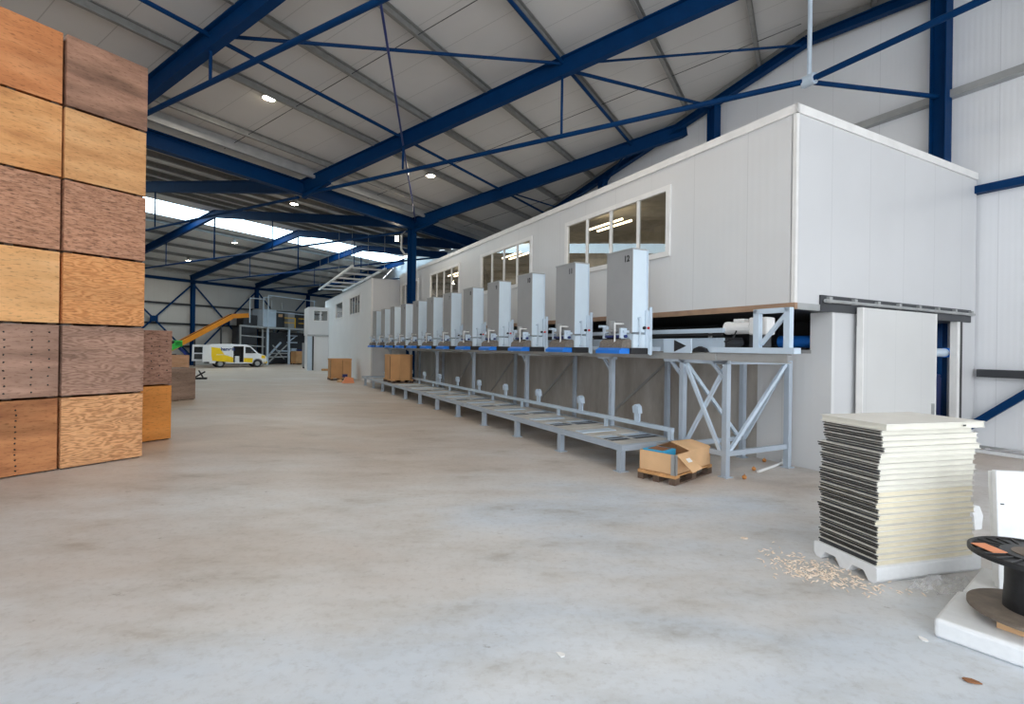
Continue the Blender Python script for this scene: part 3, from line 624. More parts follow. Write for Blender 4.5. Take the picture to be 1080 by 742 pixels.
def crate(key, u, v, z, label, wid=1.1, dep=1.15, h=CH, nails=None, group='stacked plywood crates', rz=0):
    a, b, c, kd = W_[key]; a, b, c = [tuple(min(.95, k*w) for k, w in zip(q, (1.16, 1.0, .95))) for q in (a, b, c)]
    m = plywood('plywood_'+label.split()[0], (a, b, c), kd, seed=sum(map(ord, key)), dirt=.35 if key in ('R1', 'L5', 'R5', 'L6') else .15)
    t = thing('plywood_crate', label, 'crate', UV(u, v, z), A_U+rz, group)
    q = .03; hb = h-.012
    MB().box(0, wid, 0, q, .022, hb).build('front_panel', m, t, .006)
    MB().box(0, wid, dep-q, dep, .022, hb).build('rear_panel', m, t, .006)
    MB().box(0, q, q, dep-q, .022, hb).build('side_panel', m, t, .006); MB().box(wid-q, wid, q, dep-q, .022, hb).build('side_panel', m, t, .006)
    MB().box(q, wid-q, q, dep-q, .04, .08).build('base_board', m, t); MB().box(q, wid-q, q, dep-q, h-.06, h-.03).build('top_board', m, t)
    for x in (.02, wid/2-.05, wid-.12): MB().box(x, x+.1, q+.02, dep-q-.02, 0, .04).build('runner', M['paldk'], t)
    if nails:
        n = MB()
        for x, z0, z1, k in nails:
            for i in range(k):
                n.tube((x+R.uniform(-.012, .012), .004, z0+(z1-z0)*i/(k-1)+R.uniform(-.01, .01)), (x, -.004, z0+(z1-z0)*i/(k-1)), .013, 8)
        n.build('nail_heads', M['dark'], t)
    return t
LV, LU, RU, RV = 10.0, 2.11, 3.285, 9.97
names = {5: 'topmost', 4: 'second from the top', 3: 'third from the top', 2: 'third from the floor', 1: 'second from the floor', 0: 'bottom'}
Lc = ('L1', 'orange brown plywood crate'), ('L2', 'yellow banded plywood crate'), ('L3', 'pinkish brown flecked plywood crate'), ('L4', 'pale yellow plywood crate'), ('L5', 'grey brown nailed plywood crate'), ('L6', 'dark stained orange plywood crate')
Rc = ('R1', 'dark grey brown plywood crate'), ('R2', 'tan plywood crate'), ('R3', 'pink brown pitted plywood crate'), ('R4', 'orange grained plywood crate'), ('R5', 'grey swirled plywood crate'), ('R6', 'light orange figured plywood crate')
for i in range(6):
    lv = 5-i
    k, d = Lc[i]
    nl = {'L5': [(.52, .1, 1.0, 9), (.82, .1, 1.0, 9), (1.02, .2, 1.0, 7)], 'L6': [(.66, .08, .98, 12)]}.get(k)
    crate(k, LU+R.uniform(-.006, .006), LV+R.uniform(-.012, .012), lv*CH, '%s, %s in stack cut by picture edge' % (d, names[lv]), 1.14, nails=nl)
    k, d = Rc[i]
    crate(k, RU+R.uniform(-.006, .006), RV+R.uniform(-.012, .012), lv*CH, '%s, %s in stack beside open floor' % (d, names[lv]), 1.115)
crate('S1', 4.44, 11.38, CH, 'nail marked brown crate on the orange crate, behind the tall stacks', 1.1, nails=[(.72, .35, .95, 5), (.86, .2, .8, 4), (1.0, .3, .9, 4)])
crate('S2', 4.44, 11.38, 0, 'plain bright orange crate on the floor behind the tall stacks', 1.1)
crate('T1', 8.75, 18.75, 0, 'weathered grey crate standing alone on the floor behind the orange crate', 1.16, 1.0)
crate('B1', 17.5, 39.4, 0, 'small dark brown crate far beyond the weathered grey crate', 1.3, 1.0, 1.13, group='crates beyond the grey crate')
crate('B2', 18.9, 39.0, 0, 'pale brown crate far beyond the weathered grey crate, beside the van doors', 1.25, 1.0, 1.13, group='crates beyond the grey crate')
# ---------------------------------------------------------------- stack of panels on a foam pallet
SA = math.radians(14.5); SP = Vector((3.167, 4.347, 0))
def foam_pallet(label, p, rz, lx, ly, h=.15):
    t = thing('foam_pallet', label, 'pallet', p, rz)
    f = .085
    prof = [(0, .035), (.03, 0), (f, 0), (f+.045, h*.5), (ly/2-f/2-.045, h*.5), (ly/2-f/2, 0), (ly/2+f/2, 0), (ly/2+f/2+.045, h*.5), (ly-f-.045, h*.5), (ly-f, 0), (ly-.03, 0), (ly, .035), (ly, h-.01), (ly-.02, h), (.02, h), (0, h-.01)]
    # feet: three arches seen from the short side
    MB().prism(prof, lambda a, b, k: (k*lx, a, b)).build('body', M['eps'], t, .008)
    return t
foam_pallet('white foam pallet with arched feet carrying the panel stack', SP, SA, 1.22, .66)
ca, sa = math.cos(SA), math.sin(SA)
def loc_s(x, y, z): return SP+Vector((x*ca-y*sa, x*sa+y*ca, z))
NS = 25; z = .152
LAB = 'cream insulated panel with dark edge in the tall stack, below the notched panel'
LAB2 = 'cream panel of the upper bundle, between the notched panel and the broad edged one'
lay = []
for i in range(NS):
    th = .0455 if i < NS-1 else .056
    lay.append((z, th)); z += th+.0035
for i, (z0, th) in enumerate(lay):
    topm = i == NS-1
    dx, dy = R.uniform(-.016, .016), R.uniform(-.010, .010)
    w, d = 1.13, .60
    lab = LAB if i < NS-6 else LAB2
    grp = 'panels in the tall stack' if i < NS-6 else 'panels of the upper bundle'
    if topm: dx, dy, w, d, lab = .03, -.045, 1.17, .68, 'topmost cream panel overhanging the tall stack, clean white face up'
    elif i == NS-2: dx, w, lab = .02, 1.08, 'second panel from the top of the tall stack, with a broad dark edge'
    elif i == NS-6: dx, dy, lab, d = -.0, -.02, 'cream panel with a notch in its long edge, overhanging the stack below the upper bundle', .65
    elif i > NS-7: dx += .03; dy += -.02
    t = thing('insulated_panel', lab, 'panel', loc_s(.035+dx, .03+dy, z0), SA+R.uniform(-.006, .006), grp)
    cm = M['corew'] if (i > 12) else M['core']
    sk = th*.09
    MB().box(.014, w, .014, d-.014, sk, th-sk).build('core', cm, t)
    if i == NS-6:
        MB().box(0, .62, 0, d, th-sk, th).box(.62, w, .06, d, th-sk, th).box(0, w, 0, d, 0, sk).build('skin', M['skinw'], t)
    else:
        MB().box(0, w, 0, d, th-sk, th).box(0, w, 0, d, 0, sk).build('skin', M['skinw'], t)
    if not topm:
        MB().box(-.004, .014, .012, d-.01, th*.10, th*.42).box(-.010, .014, .006, d-.005, th*(.62+.1*R.random()), th*.88).build('edge_profile', M['skin'] if i % 4 else M['steel'], t)
    else:
        MB().box(w*.76, w*.79, -.002, .0, th*.3, th*.55).build('scuff', M['skin'], t)
# plastic film by the pallet
fm = MB(); n = 9
g = [[fm.bm.verts.new((x*.6/n, y*.34/n, .012+.05*abs(math.sin(x*1.7+y*.9))*R.random()+.02*R.random())) for y in range(n+1)] for x in range(n+1)]
for i in range(n):
    for j in range(n):
        if (i-n/2)**2+(j-n/2)**2 < (n/2)**2+3: fm.bm.faces.new((g[i][j], g[i+1][j], g[i+1][j+1], g[i][j+1]))
tag(fm.build('plastic_film', M['film'], None, loc=(3.44, 4.02, 0), rz=.25), 'crumpled clear plastic film beside the foam pallet on the floor', 'plastic film')
fm = MB(); g = [[fm.bm.verts.new((x*2.2/14, y*.3/5, .012+.10*R.random()*(1 if 0 < y < 5 else .1))) for y in range(6)] for x in range(15)]
for i in range(14):
    for j in range(5): fm.bm.faces.new((g[i][j], g[i+1][j], g[i+1][j+1], g[i][j+1]))
tag(fm.build('plastic_film', M['film'], None, loc=CE(4.6, 13.48), rz=A_C-PI/2), 'long crumpled clear plastic film along the foot of the end wall', 'plastic film')
# ---------------------------------------------------------------- foam slabs, spool, leaning sheets
QA = math.radians(-52); QP = Vector((3.005, 3.575, 0))
def slab(label, p, rz, lx, ly, h):
    t = thing('foam_block', label, 'foam block', p, rz, None)
    MB().box(0, lx, 0, ly, 0, h).build('body', M['eps'], t, .028, 3)
    return t
slab('thick white foam block under the black cable spool', QP, QA, 1.3, .70, .135)
cq, sq = math.cos(QA), math.sin(QA)
def loc_q(x, y, z): return QP+Vector((x*cq-y*sq, x*sq+y*cq, z))
slab('white foam block lying behind the spool block, towards the panel stack', loc_q(.02, .74, 0), QA, 1.2, .72, .13)
for k in range(3):
    t = tag(MB().box(0, .95, 0, .11, 0, .058).build('wooden_slat', M['cardl'], None, .002, loc=loc_q(.30+.0*k, .18+.13*k, .137), rz=QA+.10*(k-1)), 'raw wooden slat pinned under the black spool, %s' % ('at its outer edge', 'under its middle', 'at its hidden side')[k], 'slat', 'slats under the spool')
SC = (3.61, 3.46)
sp = thing('cable_spool', 'empty black plastic cable spool with orange label standing on the foam block', 'cable spool', (SC[0], SC[1], .197), .4)
rd = .355
MB().lathe([(.06, .012), (rd-.02, .012), (rd, .018), (rd, .04), (rd-.02, .045), (.17, .05), (.06, .05), (.06, .012)], n=56).build('lower_flange', M['spoolg'], sp)
MB().lathe([(.168, .045), (.160, .2), (.160, .33), (.168, .40)], n=40).build('drum', M['black'], sp, smooth=True)
u_ = MB().lathe([(.05, .40), (rd-.02, .40), (rd, .405), (rd, .43), (rd-.015, .438), (rd-.03, .425), (.19, .425), (.185, .438), (.06, .438), (.05, .40)], n=56)
u_.build('upper_flange', M['black'], sp)
for k in range(24):
    a = 2*PI*k/24
    MB().bar((.19*math.cos(a), .19*math.sin(a), .429), ((rd-.03)*math.cos(a), (rd-.03)*math.sin(a), .429), .008, .012).build('flange_rib', M['dkgrey'], sp)
MB().lathe([(.05, .439), (.125, .439), (.125, .442), (.05, .442)], n=32).build('hub_ring', M['spoolg'], sp)
MB().box(-.05, .05, -.085, .085, .436, .441).build('orange_label', M['label'], sp, loc=(.25*math.cos(2.3), .25*math.sin(2.3), 0), rz=-.4)
def sheet(label, p, rz, w, h, th, tilt):
    t = thing('foam_sheet', label, 'foam sheet', p, rz)
    s, c = math.sin(tilt)*h, math.cos(tilt)*h
    MB().hexa([(0, 0, 0), (w, 0, 0), (w, th, 0), (0, th, 0)], [(0, s, c), (w, s, c), (w, th+s, c), (0, th+s, c)]).build('body', M['eps'], t, .008)
    if 'tall' in label: MB().lathe([(0, -.003), (.012, -.003), (.012, .003), (0, .003)], n=10).build('screw_hole', M['dark'], t, loc=(.035, s*.72-.004, c*.72))
    return t
sheet('tall white foam sheet standing on edge behind the black spool', (3.90, 4.02, .135), -.15, .9, .93, .05, .05)
sheet('second white foam sheet upright just behind the tall one', (3.97, 4.12, .135), -.13, .9, .90, .04, .07)
t = thing('foam_offcut', 'small bent white foam offcut on the floor beyond the panel stack', 'offcut', (5.30, 5.74, 0), .3)
MB().prism([(-.02, 0), (.10, .0), (.12, .16), (.06, .27), (-.11, .29), (-.04, .16)], lambda a, b, k: (a, k*.08, b)).build('body', M['eps'], t, .01)
# ---------------------------------------------------------------- floor litter
def onion(p, nm): 
    t = thing('onion', nm, 'onion', p, R.random()*3, 'loose onions')
    MB().ball((0, 0, .033), .036, 8, (1, 1, .9)).build('bulb', M['onion'], t, smooth=True); MB().tube((0, 0, .06), (.004, 0, .085), .008, 6, .003).build('neck', M['onion'], t)
onion((3.65, 7.88, 0), 'small loose onion on open floor before the braced stand'); onion((4.07, 8.45, 0), 'loose onion touching the pale strip under the braced stand'); onion((4.58, 9.12, 0), 'loose onion under the braced stand near its rear legs')
tag(MB().pipe([Vector((4.06, 8.28, .025)), Vector((4.45, 8.62, .025)), Vector((4.80, 8.93, .03)), Vector((4.88, 9.08, .06))], .022, 8).build('plastic_strip', M['white']), 'bent white plastic strip on the floor below the braced stand', 'plastic strip')
def flake(p, s, nm, m, kind='paper_scrap', cat='scrap'):
    b = MB(); k = 7; vs = []
    pts = [(s*(.6+.5*R.random())*math.cos(2*PI*i/k), s*(.35+.4*R.random())*math.sin(2*PI*i/k)) for i in range(k)]
    hs_ = [.004+.02*R.random() for _ in pts]
    b.prism(pts, lambda x, y, q: (x, y, .003+.006*q))
    for v in b.bm.verts: v.co.z += .25*abs(v.co.x)*.6*(1 if v.co.x > 0 else .3)
    tag(b.build(kind, M[m], None, loc=p, rz=R.random()*3), nm, cat)
flake((.349, 3.292, 0), .035, 'small crumpled white paper scrap alone on the near floor', 'paper')
flake((2.896, 3.524, 0), .04, 'little white plastic scrap beside the foam block corner', 'paper')
flake((2.50, 5.38, 0), .05, 'pale wood chip on the floor before the panel stack', 'shav', 'wood_chip', 'chip')
flake((2.83, 3.08, 0), .05, 'brown leaf-like scrap in front of the foam block', 'leaf', 'brown_scrap')
flake((-1.9, 2.33, 0), .022, 'tiny red brown chip on the near floor below the crates', 'leaf', 'wood_chip', 'chip')
flake((-1.62, 2.70, 0), .03, 'tan wood chip lying on the near floor below the crates', 'shav', 'wood_chip', 'chip')
sh = MB()
for k in range(330):
    q = R.random()
    a = R.gauss(0, .25); 
    x = 2.62+.30*R.gauss(0, .5)+.5*q; y = 4.95-.75*q+.13*R.gauss(0, 1)
    if R.random() < .3: x, y = 2.75+.16*R.gauss(0, 1), 4.55+.12*R.gauss(0, 1)
    l = R.uniform(.008, .03); an = R.random()*PI
    c_, s_ = math.cos(an), math.sin(an); wv = l*.28
    z0 = .002+R.random()*.006
    sh._add([(x-c_*l-s_*wv, y-s_*l+c_*wv, z0), (x-c_*l+s_*wv, y-s_*l-c_*wv, z0), (x+c_*l+s_*wv, y+s_*l-c_*wv, z0+.006), (x+c_*l-s_*wv, y+s_*l+c_*wv, z0+.006), (x, y, z0+.011)], [(0, 1, 4), (1, 2, 4), (2, 3, 4), (3, 0, 4), (3, 2, 1, 0)])
tag(sh.build('wood_shavings', M['shav']), 'scatter of pale wood shavings on the floor before the panel stack', 'shavings', None, 'stuff')
for i, (c, e, l, m) in enumerate(((4.25, 13.25, .8, 'eps'), (3.3, 13.1, .8, 'white'), (2.3, 13.0, .8, 'galv'))):
    tag(MB().box(-.06, .06, -l/2, l/2, 0, .06+.03*i).build('debris_strip', M[m], None, .01, loc=CE(c, e), rz=A_C+.1*i), ('white foam strip lying along the foot of the end wall beside the cabin', 'white offcut strip at the foot of the bright end wall', 'grey metal offcut at the foot of the end wall by the picture edge')[i], 'offcut')
# ---------------------------------------------------------------- far cabin blocks
KC, KE = 27.2, 6.05
fb = thing('cabin_block', 'white far cabin block with two windows behind the end of the hopper row', 'cabin', CE(KC, KE), A_C)
LY = 17.0; WB = [(2.9, 6.1), (8.6, 11.5)]; bz0, bz1, BH = 3.85, 5.05, 5.6
w = MB(); w.box(0, .08, 0, LY, 0, bz0); w.box(0, .08, 0, LY, bz1, BH)
ys = [0]+[q for a in WB for q in a]+[LY]
for a, b in zip(ys[::2], ys[1::2]): w.box(0, .08, a, b, bz0, bz1)
w.build('long_wall', M['cabf'], fb)
for i, (a, b) in enumerate(WB):
    f = MB(); t_ = .09
    for y0, y1, z0, z1 in ((a-.03, b+.03, bz1-t_, bz1+.02), (a-.03, b+.03, bz0-.02, bz0+t_), (a-.03, a+t_, bz0+t_, bz1-t_), (b-t_, b+.03, bz0+t_, bz1-t_)): f.box(-.035, .05, y0, y1, z0, z1)
    if i == 0:
        for k in (1, 2, 3): f.box(-.02, .04, a+(b-a)*k/4-.04, a+(b-a)*k/4+.04, bz0+t_, bz1-t_)
    fr_ = f.build('window_frame', M['trimw'], fb); MB().box(.005, .012, a+.05, b-.05, bz0+.05, bz1-.05).build('window_pane', M['glass'], fr_)
MB().box(.08, 7.6, 0, .08, 0, BH).build('end_wall', M['cabe'], fb); MB().box(0, 7.6, 0, LY, BH-.05, BH).build('roof_panel', M['cabe'], fb)
MB().box(.08, 7.6, LY-.08, LY, 0, BH).box(7.5, 7.6, 0, LY, 0, BH).build('rear_wall', M['cabe'], fb)
MB().box(-.012, .06, -.012, .06, 0, BH).build('corner_trim', M['trimw'], fb)
sb = thing('control_booth', 'small white control booth with a window band at the far end of the cabin block', 'booth', CE(42.2, 4.55), A_C)
MB().box(0, 1.5, 0, 3, 2.75, 3.85).box(0, 1.5, 0, 3, 4.72, 4.95).box(0, .35, 0, 3, 3.85, 4.72).box(1.45, 1.5, 0, 3, 3.85, 4.72).build('upper_shell', M['cabf'], sb)
f = MB().box(.35, 1.45, -.02, .05, 4.66, 4.74).box(.35, 1.45, -.02, .05, 3.83, 3.91).box(.33, .41, -.02, .05, 3.85, 4.72).box(.86, .92, -.02, .05, 3.9, 4.7).box(1.39, 1.47, -.02, .05, 3.85, 4.72).build('window_frame', M['trimw'], sb)
MB().box(.4, 1.42, .01, .02, 3.88, 4.7).build('window_pane', M['glass'], f)
MB().box(.06, 1.5, .05, 2.9, 0, 2.75).build('lower_shell', M['cabf'], sb)
MB().box(-.02, .3, -.02, .3, 0, 2.7).build('corner_post', M['machl'], sb); MB().box(.3, .42, -.03, .05, 0, 2.72).build('door_seal', M['dkgrey'], sb); MB().box(-.05, 1.5, -.06, .0, 2.66, 2.80).build('head_trim', M['galv'], sb)
tag(MB().box(-.25, .25, -.2, .2, 0, .14).build('floor_block', M['palw'], None, .01, loc=CE(41.6, 5.75), rz=A_C), 'low wooden block on the floor at the foot of the control booth', 'block')
t = thing('switch_cabinet', 'tall grey switch cabinet standing beside the control booth', 'cabinet', CE(46.0, 4.55), A_C)
MB().box(0, .65, 0, .5, .1, 2.15).build('body', M['machg'], t, .01); MB().box(.03, .62, -.015, 0, .95, 2.1).build('door', M['machg'], t); MB().box(.05, .6, .05, .45, 0, .1).build('base', M['dark'], t)
MB().box(.03, .62, -.015, 0, .15, .9).build('door', M['machg'], t)
# hanging light rack over the far block
hr = thing('hanging_light_rack', 'white ladder shaped light rack hanging above the far cabin block', 'light rack', CE(29.3, 5.45, 6.4), A_C)
for x, n_ in ((0, 'side_rail'), (1.85, 'side_rail')): MB().box(x-.06, x+.06, 0, 14, 0, .12).build(n_, M['white'], hr)
for k in range(6): MB().box(.06, 1.79, .6+2.5*k, .85+2.5*k, .02, .10).build('light_bar', M['white'], hr)
for x in (0, 1.85):
    for y in (.3, 4.7, 9.3, 13.6):
        p = CE(29.3+y, 5.45+x); u, v = uv_of(p)
        MB().tube((x, y, .12), (x, y, zt(v)-6.35), .014, 6).build('hanging_rod', M['galv'], hr)
# ---------------------------------------------------------------- far machine platform
pf = thing('machine_platform', 'grey steel machine platform with tall tube railing behind the white van', 'platform', UV(30.55, 45.2), A_U)
MB().box(-.1, 5.6, -.1, 2.6, 3.5, 3.68).build('deck', M['galv'], pf)
for x in (0, 2.35, 5.2):
    for y in (0, 2.4): MB().box(x-.08, x+.08, y-.08, y+.08, 0, 3.5).build('leg', M['machl'], pf)
for z in (5.2, 6.75): MB().tube((0, -.05, z), (5.5, -.05, z-.15), .045, 8).build('railing', M['machl'], pf)
for x in (0, 5.3): MB().tube((x, -.05, 3.0), (x, -.05, 6.7), .055, 8).build('railing_post', M['machl'], pf)
for x, m in ((3.0, 'railing'), (4.6, 'railing')):
    MB().box(x-.04, x+.04, -.08, 0, 3.68, 4.7).build('guard_post', M['railing'], pf)
MB().box(1.75, 3.0, -.1, -.05, 4.62, 4.7).box(1.75, 3.0, -.1, -.05, 4.15, 4.22).box(3.4, 5.4, -.1, -.05, 4.62, 4.7).box(3.4, 5.4, -.1, -.05, 4.15, 4.22).build('guard_rail', M['railing'], pf)
MB().bar((.2, 0, .3), (2.2, 0, 2.0), .1, .1).bar((.2, 0, 1.1), (2.2, 0, 1.1), .1, .1).bar((0, 0, .75), (2.3, 0, .75), .1, .12).bar((.9, .5, 1.9), (2.2, .5, .5), .08, .1).build('lower_brace', M['galv'], pf)
pc = thing('machine_cabinet', 'pale grey machine housing with dark openings on the far steel platform', 'machine', UV(30.4, 45.7, 3.68), A_U)
MB().box(0, 1.4, 0, 1.8, 0, 1.72).build('housing', M['machl'], pc, .02); MB().box(2.75, 3.5, 0, 1.8, 0, 1.6).build('housing', M['machg'], pc, .02)
MB().box(1.4, 5.3, .6, 1.8, 0, 1.55).build('frame', M['steel'], pc); MB().box(2.05, 2.5, .55, .6, 1.1, 1.38).build('display', M['cardl'], pc)
MB().box(.0, 5.2, .2, 1.6, 1.72, 1.8).tube((1.2, .5, 1.8), (1.2, .5, 2.6), .09, 10).tube((2.4, .5, 1.8), (2.4, .5, 2.5), .09, 10).build('top_pipes', M['galv'], pc)
mh = thing('sorting_machine', 'dark cluttered machinery filling the space under the far platform', 'machine', UV(30.8, 46.2), A_U)
MB().box(.2, 5.0, .4, 1.2, .1, 3.2).build('body', M['steel'], mh); MB().bar((.1, 0, .4), (1.9, 0, 2.2), .12, .16).bar((2.6, .0, 2.9), (3.8, .0, 2.9), .1, .1).bar((2.6, 0, 2.2), (3.8, 0, 2.2), .1, .1).bar((2.7, 0, 2.2), (3.7, 0, 2.9), .08, .08).build('frame', M['machl'], mh)
MB().bar((1.4, -.1, 1.35), (3.2, -.1, 1.3), .12, .12).box(3.1, 3.7, -.1, .3, 1.2, 1.6).build('arm', M['machl'], mh); MB().box(3.6, 4.3, -.1, .3, 1.1, 1.5).build('drive', M['dkblue'], mh)
sf = thing('intake_hopper', 'dark intake machine on a tube frame at the top of the orange conveyor', 'machine', UV(27.9, 45.6), A_U)
MB().box(1.0, 2.4, .9, 2.0, 3.75, 4.8).build('body', M['steel'], sf); MB().bar((.0, -.1, 3.7), (2.46, -.1, 3.62), .14, .16).build('side_rail', M['galv'], sf)
MB().box(.5, 2.4, .9, 1.9, .3, 3.6).build('lower_machine', M['steel'], sf)
for x in (.15, 2.38): MB().box(x-.06, x+.06, -.06, .06, 0, 3.6).build('leg', M['galv'], sf)
for z in (1.0, 1.9, 2.8): MB().bar((.1, -.05, z), (2.6, -.05, z-.15), .06, .1).build('cross_rail', M['galv'], sf)
MB().pipe([Vector((1.0, -.1, 4.0)), Vector((1.0, -.1, 6.35)), Vector((2.5, -.1, 6.35))], .05).pipe([Vector((2.35, -.15, 3.8)), Vector((2.35, -.15, 6.5)), Vector((3.15, -.15, 6.6))], .055).build('tube_railing', M['machl'], sf)
ob = thing('inclined_conveyor', 'long orange inclined conveyor rising behind the van to the intake machine', 'conveyor', UV(21.0, 46.0), A_U)
a, b, c = Vector((0, 0, .75)), Vector((6.6, 0, 4.55)), Vector((8.1, 0, 4.72))
MB().bar(a, b, .08, .42).bar(b-Vector((.1, 0, 0)), c, .08, .42).build('side_beam', M['orange'], ob); MB().bar(a+Vector((0, .45, 0)), b+Vector((0, .45, 0)), .08, .42).build('side_beam', M['orange'], ob)
MB().bar(a+Vector((0, .22, .16)), b+Vector((0, .22, .16)), .4, .06).bar(b+Vector((-.1, .22, .16)), c+Vector((0, .22, .16)), .4, .06).build('belt', M['dark'], ob)
MB().bar((3.3, .2, 0), (3.3, .2, 2.5), .1, .1).bar((5.6, .2, 0), (5.6, .2, 3.8), .1, .1).bar((.4, .2, 0), (.4, .2, .9), .1, .1).build('leg', M['steel'], ob)
gp = thing('green_machine', 'bright green machine arm at the low end of the orange conveyor', 'machine', UV(21.3, 44.6), A_U)
MB().bar((-.9, 0, 1.0), (1.0, 0, 2.0), .5, .45).build('arm', M['green'], gp); MB().box(.5, 1.1, -.25, .25, 1.7, 2.2).build('head', M['green'], gp, .05)
MB().bar((.9, -.1, 1.6), (1.6, -.1, .9), .15, .2).build('lever', M['dkblue'], gp); MB().box(-.7, .6, -.3, .3, 0, 1.1).build('base', M['steel'], gp); MB().ball((.3, -.25, 2.05), .13, 6).build('knob', M['dark'], gp)
# cartons under the platform
for i, (x, lab) in enumerate(((2.55, 'orange brown carton below the far platform, beside its middle leg'), (3.75, 'pale brown carton below the far platform, beside the switch cabinet'))):
    p = UV(30.55+x, 44.3)
    t = thing('pallet', 'wooden pallet under the %s carton below the far platform' % ('orange brown', 'pale brown')[i], 'pallet', p, A_U); pallet_parts(t, 1.1, .9, 0, 'palw', 'paldk')
    t = thing('carton', lab, 'carton', p+Vector((0, 0, .146)), A_U); MB().box(.02, 1.1, .02, .88, 0, 1.15).build('body', M['card' if i == 0 else 'cardl'], t, .01); MB().box(0, 1.12, 0, .9, 1.1, 1.18).build('lid', M['card' if i == 0 else 'cardl'], t)
# ---------------------------------------------------------------- van
VA = math.radians(39.5)
vn = thing('van', 'white and yellow delivery van with open side and rear doors', 'van', (-24.125, 41.86, 0), VA)
prof = [(-.80, .34), (3.42, .30), (3.55, .45), (3.56, .80), (3.42, 1.03), (2.88, 1.20), (2.28, 1.80), (1.95, 1.93), (.5, 1.97), (-.72, 1.93), (-.80, 1.80), (-.86, .9)]
body = MB().prism(prof, lambda a, b, k: (a, 1.9*k, b)).build('body', M['vanw'], vn, .05, 3)
def cut(o, mb):
    c = mb.build('cutter', None); md = o.modifiers.new('cut', 'BOOLEAN'); md.object = c; md.operation = 'DIFFERENCE'
    bpy.context.view_layer.update()
    dg = bpy.context.evaluated_depsgraph_get()
    c.parent = o.parent; bpy.context.view_layer.update(); dg.update()
    me = bpy.data.meshes.new_from_object(o.evaluated_get(dg)); o.modifiers.clear(); o.data = me
    bpy.data.objects.remove(c)
cm = MB().box(.95, 1.72, -.3, 1.2, .42, 1.78)
for x in (0, 2.82): cm.tube((x, -.2, .34), (x, .35, .34), .40, 24)
cut(body, cm)
MB().box(.96, 1.71, .55, .6, .43, 1.77).box(.955, .97, .02, .6, .43, 1.77).box(1.70, 1.715, .02, .6, .43, 1.77).box(.96, 1.71, .02, .6, 1.75, 1.775).build('cargo_interior', M['dark'], vn)
MB().box(1.1, 1.45, .2, .5, .43, .95).build('seat', M['white'], vn, .04)
for x in (0, 2.82):
    for y in (.02, 1.66):
        wh = MB().lathe([(.20, 0), (.30, 0), (.33, .03), (.33, .19), (.30, .22), (.20, .22)], n=24).build('tyre', M['dark'], vn, loc=(x, y+.22, .33))
        wh.rotation_euler = (PI/2, 0, 0)
        h = MB().lathe([(0, .20), (.12, .205), (.2, .18), (.2, .02), (0, .02)], n=20).build('rim', M['galv'], wh)
MB().prism([(1.86, 1.20), (2.72, 1.20), (2.22, 1.72), (1.86, 1.74)], lambda a, b, k: (a, -.012+.014*k, b)).build('side_window', M['vglass'], vn)
MB().prism([(-.60, .58), (.94, .42), (.94, .84), (.30, 1.06), (-.05, 1.62), (-.66, 1.70), (-.66, 1.0)], lambda a, b, k: (a, -.010+.012*k, b)).build('yellow_wrap', M['yellow'], vn)
MB().prism([(1.74, .45), (2.40, .40), (2.46, .78), (1.74, .80)], lambda a, b, k: (a, -.010+.012*k, b)).build('yellow_wrap', M['yellow'], vn)
MB().prism([(3.1, .78), (3.42, .74), (3.42, 1.0), (3.14, 1.04)], lambda a, b, k: (a, -.012+.014*k, b)).build('headlamp', M['yellow'], vn)
MB().box(3.25, 3.60, .0, 1.9, .32, .52).build('front_bumper', M['yellow'], vn, .04); MB().box(-.92, -.78, .05, 1.85, .34, .55).build('rear_bumper', M['dkgrey'], vn, .03)
MB().box(-.84, -.80, -.005, .12, .85, 1.15).build('tail_light', M['red'], vn)
rd_ = MB().hexa([(-.86, -.0, .5), (-1.40, -.62, .5), (-1.38, -.66, .5), (-.82, -.04, .5)], [(-.82, 0, 1.88), (-1.36, -.62, 1.88), (-1.34, -.66, 1.88), (-.78, -.04, 1.88)]).build('rear_door', M['vanw'], vn)
rd2 = MB().hexa([(-.86, 1.9, .5), (-1.75, 2.2, .5), (-1.75, 2.25, .5), (-.86, 1.95, .5)], [(-.82, 1.9, 1.88), (-1.71, 2.2, 1.88), (-1.71, 2.25, 1.88), (-.82, 1.95, 1.88)]).build('rear_door', M['vanw'], vn)
MB().hexa([(-1.0, 1.94, 1.2), (-1.6, 2.14, 1.2), (-1.6, 2.15, 1.2), (-1.0, 1.95, 1.2)], [(-.98, 1.94, 1.7), (-1.58, 2.14, 1.7), (-1.58, 2.15, 1.7), (-.98, 1.95, 1.7)]).build('window', M['vglass'], rd2)
MB().hexa([(-1.0, 1.93, .65), (-1.6, 2.13, .65), (-1.6, 2.15, .65), (-1.0, 1.95, .65)], [(-.98, 1.93, 1.1), (-1.58, 2.13, 1.1), (-1.58, 2.15, 1.1), (-.98, 1.95, 1.1)]).build('inner_trim', M['dkgrey'], rd2)
MB().box(2.30, 2.40, -.2, -.05, 1.2, 1.36).build('wing_mirror', M['dkgrey'], vn, .02); MB().box(-.3, 1.0, -.02, -.012, 1.06, 1.09).build('door_rail', M['vanw'], vn)
text_mesh('lettering', 'hanvelt', .36, ((1, 0, 0, .02), (0, 0, -1, -.014), (0, 1, 0, 1.42), (0, 0, 0, 1)), vn, M['dkblue'], ext=.002)
t = tag(MB().box(-.3, .3, -.12, .12, .0, .1).bar((-.3, 0, .1), (.2, .1, .42), .08, .08).bar((.1, .1, .1), (-.1, 0, .5), .06, .06).build('black_clutter', M['dark'], None, loc=UV(15.6, 29.0), rz=.4), 'small black object lying on the floor in front of the van doors', 'clutter')
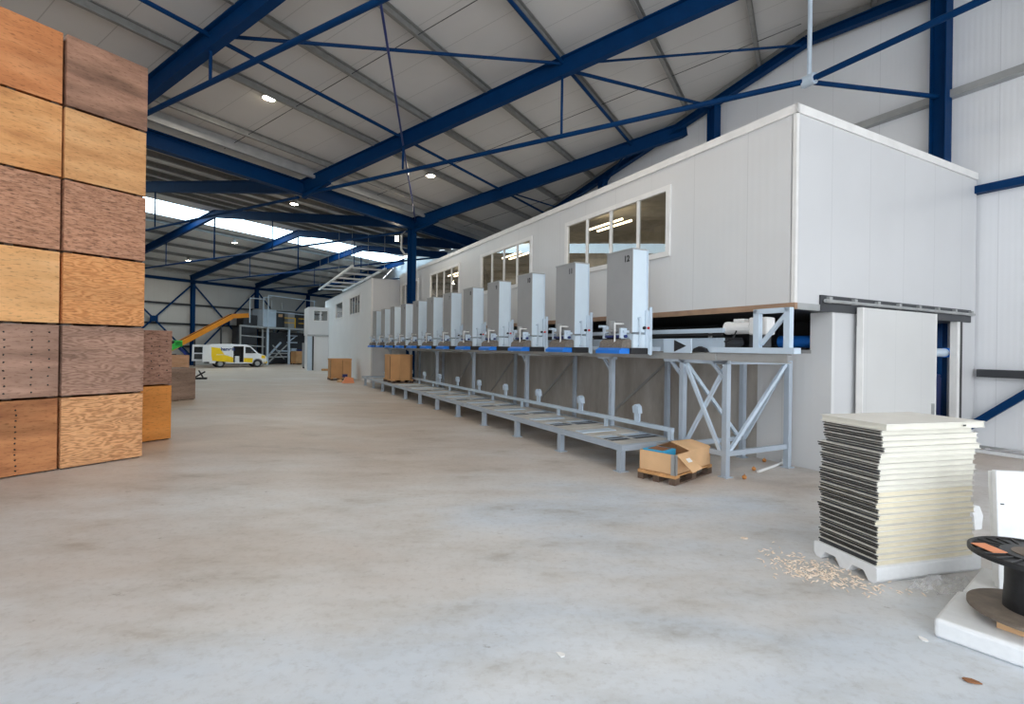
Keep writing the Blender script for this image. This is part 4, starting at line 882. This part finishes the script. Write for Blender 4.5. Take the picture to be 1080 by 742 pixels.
# carton debris beside the conveyor end
for i, (c, e, s) in enumerate(((27.6, 5.0, .3), (28.9, 5.45, .2), (28.45, 4.75, .16))):
    tag(MB().prism([(-s, 0), (s, 0), (s*.7, s*.9), (-s*.4, s*1.1)], lambda a, b, k: (a, k*s*.9, b)).build('carton_scrap', M['cardl' if i else 'label'], None, loc=CE(c, e), rz=A_C+i), ('orange torn carton at the far end of the low conveyor', 'torn pale carton scrap between the carton and the far block', 'small pale carton scrap beside the orange torn carton')[i], 'scrap')
# ---------------------------------------------------------------- light and camera
wd = bpy.data.worlds.new('sky'); bpy.context.scene.world = wd; wd.use_nodes = True
bg = wd.node_tree.nodes['Background']; bg.inputs['Color'].default_value = (.86, .93, 1.0, 1); bg.inputs['Strength'].default_value = 3.5
def area(name, p, target, sx, sy, e, col):
    l = bpy.data.lights.new(name, 'AREA'); l.shape = 'RECTANGLE'; l.size = sx; l.size_y = sy; l.energy = e; l.color = col
    o = bpy.data.objects.new(name, l); COL.objects.link(o); o.location = p
    o.rotation_euler = (Vector(target)-Vector(p)).to_track_quat('-Z', 'Y').to_euler()
    return o
for u, v, z, nm in LP:
    l = bpy.data.lights.new('lamp_and_fill_light', 'AREA'); l.shape = 'DISK'; l.size = .34; l.energy = 75; l.color = (1, .90, .76)
    o = bpy.data.objects.new('lamp_and_fill_light', l); COL.objects.link(o); o.location = UV(u, v, z-.25)
for u, v in ((2.5, 13), (2.5, 4), (8.7, 4.2), (3, -6), (15, 4.5), (21, 27), (28, 38)):  # added fill lights without fixtures, besides the modelled ceiling lamps
    l = bpy.data.lights.new('lamp_and_fill_light', 'AREA'); l.shape = 'DISK'; l.size = .34; l.energy = 75; l.color = (1, .92, .8)
    o = bpy.data.objects.new('lamp_and_fill_light', l); COL.objects.link(o); o.location = UV(u, v, zt(v)-.7)
cd = bpy.data.cameras.new('camera'); cam = bpy.data.objects.new('camera', cd); COL.objects.link(cam)
cd.sensor_width = 36; cd.lens = 36*533.134/1080; cd.shift_y = -4.68/1080; cd.clip_end = 400; cd.clip_start = .05
cam.matrix_world = Matrix.Translation((0, 0, 2)) @ Matrix.Rotation(PI/2, 4, 'X') @ Matrix.Rotation(.01395, 4, 'Z')
sc = bpy.context.scene; sc.camera = cam
sc.view_settings.view_transform = 'Standard'; sc.view_settings.look = 'None'; sc.view_settings.gamma = 1; sc.view_settings.use_curve_mapping = False
sc.view_settings.exposure = 0.10
sc.cycles.use_denoising = True; sc.cycles.max_bounces = 10; sc.cycles.diffuse_bounces = 6; sc.cycles.glossy_bounces = 4; sc.cycles.transparent_max_bounces = 12
sc.cycles.sample_clamp_indirect = 8
